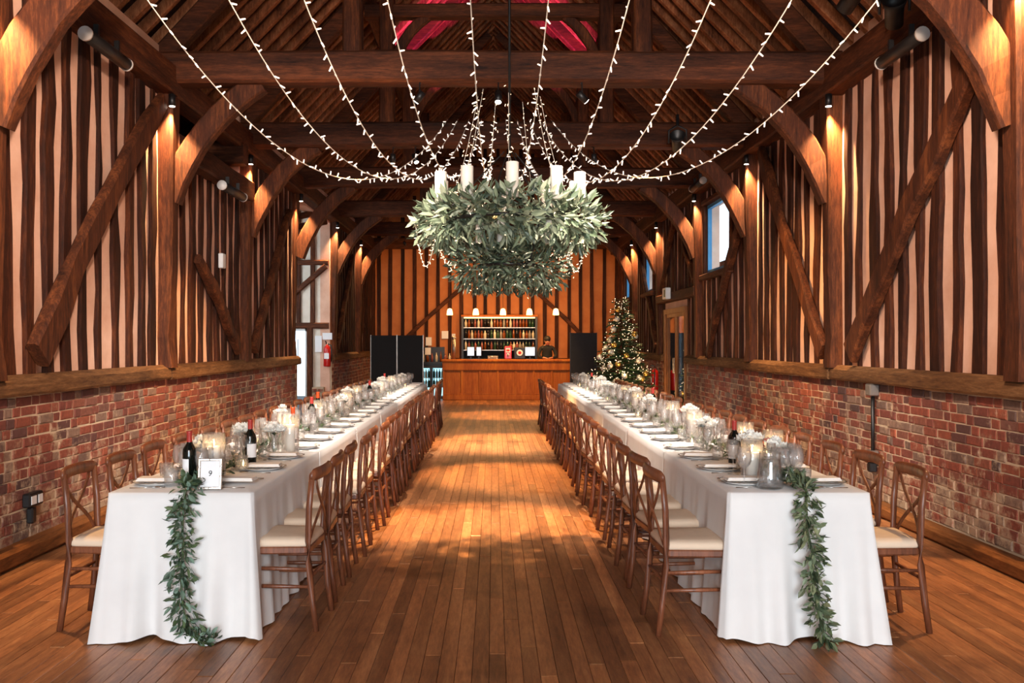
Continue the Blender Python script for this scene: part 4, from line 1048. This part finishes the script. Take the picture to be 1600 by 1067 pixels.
# fine strands dropping from the tie beam down to the upper ring
for i in range(7):
    a = 2 * PI * i / 7 + .2; top = Vector((.28 * math.cos(a), .28 * math.sin(a) + .3, 3.72)); bot = Vector((.56 * math.cos(a), .56 * math.sin(a), ZU + .17))
    lp = [top.lerp(bot, k / 10) - Vector((0, 0, .16 * math.sin(PI * k / 10))) for k in range(11)]
    MB().tube(lp, .0018, 4).build('strand_cable', 'cable', ch); micro_lights('strand_lights', lp, 20, ch, 'bulb_warm', .014, .9)

# ------------------------------------------------------------------ bar
bar = thing('bar_counter', 'panelled amber wooden bar counter across the far end', 'bar counter', (.36, 24.5, 0))
BX = 1.76
MB().box(-BX + .05, BX - .05, .06, .60, .0, .98).build('carcass', 'bar', bar)
MB().cbox(-BX, BX, -.06, .70, 1.03, 1.09, .012).build('counter_top', 'bar', bar)
MB().cbox(-BX + .02, BX - .02, -.02, .64, .80, 1.028, .01).build('fascia', 'bar', bar)
MB().cbox(-BX + .03, BX - .03, .0, .62, .0, .13, .01).build('plinth_board', 'bar', bar)
pmh = MB().cbox(-.225, .225, .028, .058, .16, .77, .008).mesh('front_panel', 'bar')
for i in range(7): link('front_panel', pmh, bar, (-BX + .29 + i * (2 * BX - .58) / 6, 0, 0))
stl = MB().cbox(-.03, .03, .008, .05, .13, .80, .006).mesh('stile', 'bar')
for i in range(8): link('stile', stl, bar, (-BX + .065 + i * (2 * BX - .13) / 7, 0, 0))
MB().cbox(-BX + .04, BX - .04, .012, .05, .13, .18, .005).build('rail', 'bar', bar)
# shelf unit
su = thing('bottle_shelf', 'tall black back-bar shelf unit filled with spirit bottles', 'shelf unit', (.17, 25.85, 0))
SW = 1.05
for s in (-1, 1): MB().box(s * SW - .03, s * SW + .03, 0, .30, 0, 2.28).build('side_panel', 'black', su)
MB().box(-SW, SW, .27, .30, 0, 2.28).build('back_panel', 'black_cloth', su)
SZ = [1.34, 1.66, 1.98]
for z in SZ: MB().box(-SW + .03, SW - .03, .0, .27, z - .02, z).build('shelf', 'alu', su)
MB().cbox(-SW - .04, SW + .04, -.03, .31, 2.28, 2.34, .01).build('cornice', 'bar', su)
MB().box(-SW + .04, SW - .04, -.012, .0, 2.235, 2.275).build('led_strip', 'led', su)
for z in (2.24, 1.95, 1.63): point(su, (0, .03, z), 1.6, (1, .62, .3), .25)
MB().box(-SW, SW, -.35, .0, .0, 1.0).build('base_cabinet', 'black_cloth', su)
SHN = ['bottom', 'middle', 'top']
bt = []
for kk, (r_, h_) in enumerate(((.036, .26), (.032, .29), (.042, .23), (.034, .24))):
    bt.append([MB().lathe([(0, 0), (r_, 0), (r_, h_ * .58), (r_ * .9, h_ * .66), (r_ * .38, h_ * .8), (r_ * .36, h_ * .97), (r_ * .4, h_), (0, h_)], 10).mesh('spirit_bottle', m, True) for m in BOT])
rb = random.Random(3)
for si, z in enumerate(SZ):
    n = 22
    for i in range(n):
        c = rb.choice((0, 0, 1, 1, 2, 3, 4, 5)) if si else rb.choice((0, 1, 2, 3, 4, 4, 5))
        tag(link('spirit_bottle', bt[rb.randrange(4)][c], None, (.17 - SW + .09 + i * (2 * SW - .18) / (n - 1) + rb.uniform(-.008, .008), 25.85 + .10 + rb.uniform(0, .06), z)), '%s spirit bottle on the %s bar shelf, %s from the fridge side' % (BOTN[c], SHN[si], ORD[i]), 'bottle', 'bottles on the bar shelves')
# back bar things
def till(loc, wd, label, rz=0):
    t = thing('till_screen', label, 'screen', loc, rz, 'till screens')
    MB().box(-.09, .09, .02, .16, 0, .02).build('foot', 'black', t); MB().box(-.02, .02, .06, .10, .02, .12).build('neck', 'black', t)
    MB().cbox(-wd / 2, wd / 2, .02, .06, .08, .08 + .27, .008).build('bezel', 'black', t); MB().box(-wd / 2 + .02, wd / 2 - .02, .014, .02, .10, .33).build('display', 'screen', t)
till((-.62, 24.85, 1.09), .22, 'glowing till screen, tall one by the glasses end of bar'); till((-.40, 24.88, 1.09), .16, 'narrow glowing till screen beside the tall one')
till((1.00, 24.85, 1.09), .30, 'wide glowing till screen beside the bartender')
bx = thing('drinks_dispenser', 'red branded-looking drinks dispenser box on the bar', 'dispenser', (.40, 24.9, 1.09))
bx['label'] = 'upright red drinks dispenser on the bar'
MB().cbox(-.10, .10, 0, .16, 0, .36, .02).build('case', 'red', bx); MB().box(-.06, .06, -.006, 0, .19, .30).build('front_plate', 'paper', bx); MB().box(-.045, .045, -.010, -.006, .22, .27).build('plate_mark', 'red_ink', bx); MB().tube([(0, -.05, .08), (0, -.05, .14)], .012).build('tap', 'steel', bx); MB().ball((0, -.008, .13), .035, 12, 6, 1, .2, 1).build('badge', 'paper', bx)
bx = thing('coffee_machine', 'black machine with round cream dial on the bar', 'machine', (.72, 24.9, 1.09))
MB().cbox(-.16, .16, 0, .2, 0, .33, .02).build('case', 'black', bx); cyl((0, -.012, .18), (0, 0, .18), .085, 24).build('dial', 'paper', bx); cyl((0, -.02, .18), (0, -.012, .18), .045, 24).build('dial_centre', 'red_ink', bx)
bx = thing('beer_tap_tower', 'tall pale metal tap column at the end of the bar', 'beer tap', (-1.08, 24.85, 1.09))
cyl((0, 0, 0), (0, 0, .58), .055, 16).build('column', 'alu', bx, True); MB().ball((0, 0, .58), .065, 14, 8).build('cap', 'alu', bx, True); MB().tube([(0, -.05, .45), (0, -.12, .43), (0, -.13, .36)], .012).build('spout', 'steel', bx, True)
for i in range(8):
    single('upturned_glass', tumb_m, (-.12 + .07 * (i % 4), 24.86 + .10 * (i // 4), 1.09), 0, 'tumbler on the bar top near the tills, %s of eight' % ORD[i], 'tumbler', 'tumblers on the bar')
mc = thing('back_counter', 'black back counter behind the glasses end of bar', 'counter', (-1.7, 25.75, 0))
MB().box(-.75, .75, -.05, .35, .95, 1.0).build('counter_top', 'black', mc); MB().box(-.73, .73, .0, .33, .0, .95).build('carcass', 'black', mc); MB().box(-.55, .30, .30, .34, 1.0, 1.42).build('splash_board', 'black', mc)
for i in range(9):
    c = [1, 1, 0, 4, 1, 0, 4, 1, 0][i]
    tag(link('spirit_bottle', bt[i % 4][c], None, (-2.12 + i * .125, 25.82, 1.0)), '%s bottle on the black back counter, %s from the screen' % (BOTN[c], ORD[i]), 'bottle', 'bottles on the back counter')
for i, x in enumerate((-1.95, -1.50)):
    f = thing('bottle_fridge', 'glass-door bottle fridge under the counter, %s' % ('one beside the black screen' if i == 0 else 'one beside the bar'), 'fridge', (x, 25.1, 0), 0, 'bottle fridges')
    MB().box(-.22, .22, .48, .52, 0, .88).box(-.22, -.19, 0, .48, 0, .88).box(.19, .22, 0, .48, 0, .88).box(-.19, .19, 0, .48, .84, .88).box(-.19, .19, 0, .48, 0, .06).build('cabinet', 'black', f)
    MB().box(-.19, .19, .46, .475, .06, .84).build('light_panel', 'fridge_glow', f)
    for z in (.30, .56): MB().box(-.19, .19, .05, .45, z, z + .012).build('shelf', 'white_plastic', f)
    MB().box(-.19, .19, .0, .012, .06, .84).build('door_pane', 'pane', f)
    for s in (.312, .572):
        for k in range(5): tag(link('spirit_bottle', bt[3][(3, 5, 3, 1, 3)[k]], None, (x - .15 + .075 * k, 25.1 + .2, s)), 'small bottle in the fridge %s, %s shelf, %s along' % ('beside the black screen' if i == 0 else 'beside the bar', 'lower' if s < .4 else 'upper', ORD[k]), 'bottle', 'bottles in the fridges')
for i, (x, z, wd, hh, yy) in enumerate(((-1.87, 1.46, .17, .24, YB - .07), (-1.40, 1.66, .19, .22, YB - .07), (-1.86, 1.20, .16, .2, 25.80), (-1.15, 1.62, .10, .18, YB - .07))):
    o = MB().box(-wd / 2, wd / 2, 0, .012, 0, hh).build('notice', 'paper', None, False, (x, yy, z)); tag(o, 'small paper notice behind the bar, %s from the black screens' % ORD[i], 'notice', 'paper notices')
# pendants
for i, x in enumerate((-1.19, -.48, .26, .98, 1.70)):
    t = thing('pendant_lamp', 'small glowing pendant lamp above the bar, %s from the glasses end' % ORD[i], 'lamp', (x, 24.75, 2.30), 0, 'pendant lamps')
    MB().lathe([(.085, 0), (.075, .10), (.055, .16), (.02, .175), (.02, .17), (.05, .155), (.07, .10), (.080, 0)], 18).build('shade', 'shade', t, True)
    MB().tube([(0, 0, .17), (0, 0, 2.0)], .006, 5).build('cord', 'black', t); MB().ball((0, 0, .05), .035, 12, 8).build('bulb', 'lens', t, True)
    point(t, (0, 0, -.05), BAR_W, (1, .56, .2), .05)

# bartender -------------------------------------------------------------------
def skinned(name, joints, edges, mats_by, parent, subsurf=2):
    me = bpy.data.meshes.new(name + '_skin'); me.from_pydata([j[0] for j in joints], edges, []); ob = bpy.data.objects.new(name + '_tmp', me); COL.objects.link(ob)
    ob.modifiers.new('s', 'SKIN'); sv = me.skin_vertices[0].data
    for v, j in zip(sv, joints): v.radius = j[1]
    sv[0].use_root = True
    ob.modifiers.new('ss', 'SUBSURF').levels = subsurf
    dg = bpy.context.evaluated_depsgraph_get(); nm = bpy.data.meshes.new_from_object(ob.evaluated_get(dg)); nm.name = name
    bpy.data.objects.remove(ob); nm.materials.clear()
    for m in ('shirt', 'skin'): nm.materials.append(M[m])
    for p in nm.polygons: p.material_index = mats_by(p.center); p.use_smooth = True
    return link(name, nm, parent)
pr = thing('person', 'person in black behind the bar, head bowed, forearms on the counter', 'person', (1.50, 25.42, 0))
J = [((0, 0, .98), (.15, .11)), ((0, 0, 1.15), (.15, .11)), ((0, -.02, 1.32), (.17, .12)), ((0, -.05, 1.42), (.11, .09)), ((0, -.08, 1.48), (.055, .055)), ((0, -.13, 1.55), (.075, .085)), ((0, -.155, 1.63), (.070, .085)),
     ((-.18, -.03, 1.39), (.065, .06)), ((-.25, -.08, 1.20), (.05, .05)), ((-.20, -.26, 1.13), (.038, .038)), ((-.10, -.36, 1.125), (.032, .026)), ((-.06, -.42, 1.115), (.032, .018)),
     ((.18, -.03, 1.39), (.065, .06)), ((.25, -.08, 1.20), (.05, .05)), ((.20, -.26, 1.13), (.038, .038)), ((.10, -.36, 1.125), (.032, .026)), ((.06, -.42, 1.115), (.032, .018)),
     ((-.09, 0, .82), (.095, .10)), ((-.10, -.01, .47), (.065, .068)), ((-.10, .03, .09), (.042, .045)), ((-.10, -.09, .035), (.04, .03)),
     ((.09, 0, .82), (.095, .10)), ((.10, -.01, .47), (.065, .068)), ((.10, .03, .09), (.042, .045)), ((.10, -.09, .035), (.04, .03))]
E = [(0, 1), (1, 2), (2, 3), (3, 4), (4, 5), (5, 6), (3, 7), (7, 8), (8, 9), (9, 10), (10, 11), (3, 12), (12, 13), (13, 14), (14, 15), (15, 16), (0, 17), (17, 18), (18, 19), (19, 20), (0, 21), (21, 22), (22, 23), (23, 24)]
for s, b in ((-1, 11), (1, 16)):          # fingers and thumb
    for q in range(4):
        i = len(J); ox = -s * .0 + (q - 1.5) * .016; J.append(((s * .045 + ox, -.46, 1.118), (.0095, .0085))); J.append(((s * .035 + ox, -.50 + abs(q - 1.4) * .008, 1.105), (.008, .0075))); E += [(b, i), (i, i + 1)]
    i = len(J); J.append(((s * .02, -.40, 1.122), (.011, .010))); J.append(((s * .005, -.44, 1.112), (.009, .008))); E += [(b - 1, i), (i, i + 1)]
skinned('body', J, E, lambda c: 1 if (c.z > 1.475 or (c.y < -.345 and c.z > 1.0)) else 0, pr, 1)
MB().ball((0, -.125, 1.645), .098, 16, 10, .95, 1.08, .95).build('hair', 'hair', pr, True)
hd = MB().ball((-.03, -.235, 1.585), .010, 8, 6).ball((.03, -.235, 1.585), .010, 8, 6).build('eye', 'ink', pr, True)
MB().tube([(0, -.225, 1.59), (0, -.25, 1.555), (0, -.23, 1.545)], [.008, .014, .008], 6).build('nose', 'skin', pr, True)
MB().tube([(-.025, -.21, 1.515), (0, -.225, 1.512), (.025, -.21, 1.515)], .005, 5).build('mouth', 'red_ink', pr, True)
for s in (-1, 1): MB().ball((s * .082, -.12, 1.585), .022, 8, 6, .4, .8, 1.2).build('ear', 'skin', pr, True)

# ------------------------------------------------------------------ black screens
def screen(loc, panels, wd, h, mat, label, edge):
    t = thing('folding_screen', label, 'screen', loc)
    for i in range(panels):
        x = i * (wd + .02)
        MB().box(x, x + wd, 0, .04, .05, h).build('screen_panel', mat, t)
        for q in (x - .012, x + wd - .002): MB().box(q, q + .014, -.006, .046, 0, h + .01).build('edge_strip', edge, t)
        MB().box(x + .1, x + wd - .1, -.2, .24, 0, .04).build('foot', 'black', t)
screen((-2.95, 21.9, 0), 2, .615, 1.72, 'black_cloth', 'black two-panel screen with pale metal edges against the brick', 'alu')
screen((2.00, 23.6, 0), 1, .68, 1.80, 'grey_cloth', 'charcoal single screen panel behind the christmas tree', 'black')

# ------------------------------------------------------------------ christmas tree
tr = thing('christmas_tree', 'decorated christmas fir tree with warm lights by the glazed door', 'christmas tree', (2.63, 18.75, 0))
MB().tube([(0, 0, 0), (0, 0, .6), (0, 0, 2.4)], [.05, .045, .008], 8).build('trunk', 'timber_z', tr, True)
MB().lathe([(0, 0), (.22, 0), (.20, .05), (.08, .08), (0, .08)], 16).build('tree_stand', 'black', tr, True)
rt = random.Random(21); need = MB(); tips = []
z = .28
while z < 2.48:
    rad = .76 * (1 - (z - .2) / 2.42) ** .85 + .03; nb_ = max(4, int(rad * 24))
    for i in range(nb_):
        a = rt.uniform(0, 2 * PI); L = rad * rt.uniform(.72, 1.08); dirn = Vector((math.cos(a), math.sin(a), rt.uniform(-.12, .22))); p0 = Vector((0, 0, z + rt.uniform(-.05, .05)))
        tips.append(p0 + dirn * L)
        k = .2 * L
        while k < L:
            p = p0 + dirn * k + Vector((0, 0, -.12 * (k / max(rad, .1)) ** 2 * .5))
            for s in (-1, 1):
                sd = Vector((-dirn.y * s, dirn.x * s, rt.uniform(-.3, .4))); d = (dirn * .8 + sd * rt.uniform(.5, 1)).normalized()
                need.leaf(p, d, (rt.gauss(0, 1), rt.gauss(0, 1), 1), rt.uniform(.07, .13), .03, .1, .1)
            k += .055
    z += .055
need.build('foliage', 'needle_mass', tr, kind='stuff')
lm = MB()
for i in range(620):
    p = rt.choice(tips) * 1; c = Vector((0, 0, p.z)); q = c.lerp(p, rt.uniform(.7, 1.03)) + Vector((rt.gauss(0, .03), rt.gauss(0, .03), rt.gauss(0, .03)))
    lm.add([tuple(q + Vector(v)) for v in ((.009, 0, 0), (-.009, 0, 0), (0, .009, 0), (0, -.009, 0), (0, 0, .010), (0, 0, -.010))], [(0, 2, 4), (2, 1, 4), (1, 3, 4), (3, 0, 4), (2, 0, 5), (1, 2, 5), (3, 1, 5), (0, 3, 5)])
lm.build('tree_lights', 'bulb_warm', tr, kind='stuff')
for p_ in ((0, -.75, 1.0), (-.6, -.4, 1.6), (.5, -.5, .6)): point(tr, p_, 5.0, (1, .62, .28), .15)
bm_ = [MB().ball((0, 0, 0), .058, 14, 10).tube([(0, 0, .05), (0, 0, .064)], .01, 6).mesh('bauble', m, True) for m in ('pearl', 'gold')]
front = sorted([p for p in tips if p.y < -.1 * 1 and p.z > .5], key=lambda p: p.z)
for i in range(26):
    p = front[int((i + .5) * len(front) / 26)]; g = i % 3 == 1
    tag(link('bauble', bm_[1 if g else 0], None, (2.63 + p.x * .97, 18.75 + p.y * .97 - .03, p.z - .07)), '%s bauble on the christmas tree, %s up from the lowest branches' % ('gold' if g else 'pearl white', ORD[i]), 'bauble', 'tree baubles')

# ------------------------------------------------------------------ things on the walls
def extinguisher(loc, label, rz):
    t = thing('fire_extinguisher', label, 'fire extinguisher', loc, rz, 'fire extinguishers')
    MB().lathe([(0, 0), (.07, 0), (.075, .02), (.075, .36), (.06, .41), (.025, .44), (.02, .46), (0, .46)], 18).build('cylinder_body', 'red', t, True)
    MB().box(-.05, .05, -.077, -.072, .16, .28).build('instruction_plate', 'paper', t)
    MB().tube([(-.02, 0, .46), (-.02, 0, .50), (-.02, -.08, .53)], .012, 6).build('valve_lever', 'black', t, True)
    MB().tube([(.02, 0, .47), (.09, -.02, .44), (.10, -.02, .25), (.09, -.03, .1)], .012, 7).build('hose', 'black', t, True)
extinguisher((-3.47, 19.28 - .32, 1.05), 'red fire extinguisher hung on the timber post by the porch', 0)
extinguisher((3.37, 18.98, .55), 'red fire extinguisher beside the christmas tree', -PI / 2)
tag(MB().box(-.10, .10, -.006, .006, -.07, .07).build('notice', 'paper', None, False, (-3.47, 18.98, 1.68)), 'white sign above the fire extinguisher by the porch', 'sign')
tag(MB().box(-.07, .07, -.006, .006, -.17, .17).build('notice', 'paper', None, False, (-3.66, 19.0, 1.52)), 'white paper notice on the porch wall beside the door', 'notice')
es = thing('exit_sign', 'small illuminated-box sign on the beam above the glazed door', 'sign', (XR - .20, 17.7, 2.50))
MB().cbox(-.05, .05, -.17, .17, -.11, .11, .01).build('sign_box', 'white_plastic', es); MB().box(-.053, -.05, -.13, .0, -.07, .07).build('sign_mark', 'stem', es)
pp = thing('wall_pipe', 'black vertical conduit pipe with boxes on the brick wall', 'pipe', (XR - .085, 8.35, 0))
cyl((0, 0, .46), (0, 0, 1.06), .017, 10).build('pipe', 'black', pp, True); MB().cbox(-.05, .04, -.055, .055, 1.06, 1.17, .01).build('junction_box', 'alu', pp); MB().cbox(-.05, .04, -.05, .05, .46, .56, .01).build('socket_box', 'alu', pp); MB().cbox(-.04, .03, -.03, .03, .36, .45, .01).build('plug', 'black', pp)
sk = thing('wall_socket', 'black wall socket box with plug low on the brick', 'socket', (XL + .075, 6.62, 0))
MB().cbox(-.03, .03, -.10, .10, .36, .46, .01).build('socket_box', 'black', sk); MB().box(.03, .034, -.08, -.01, .38, .44).box(.03, .034, .02, .08, .38, .44).build('socket_plate', 'white_plastic', sk); MB().cbox(-.02, .03, -.06, .0, .24, .355, .01).build('plug', 'black', sk)
tag(MB().cbox(-.03, .03, -.06, .06, -.09, .09, .008).build('wall_box', 'white_plastic', None, False, (XL + .10, 11.15, 2.55)), 'small pale box fixed between the studs, second bay', 'box')
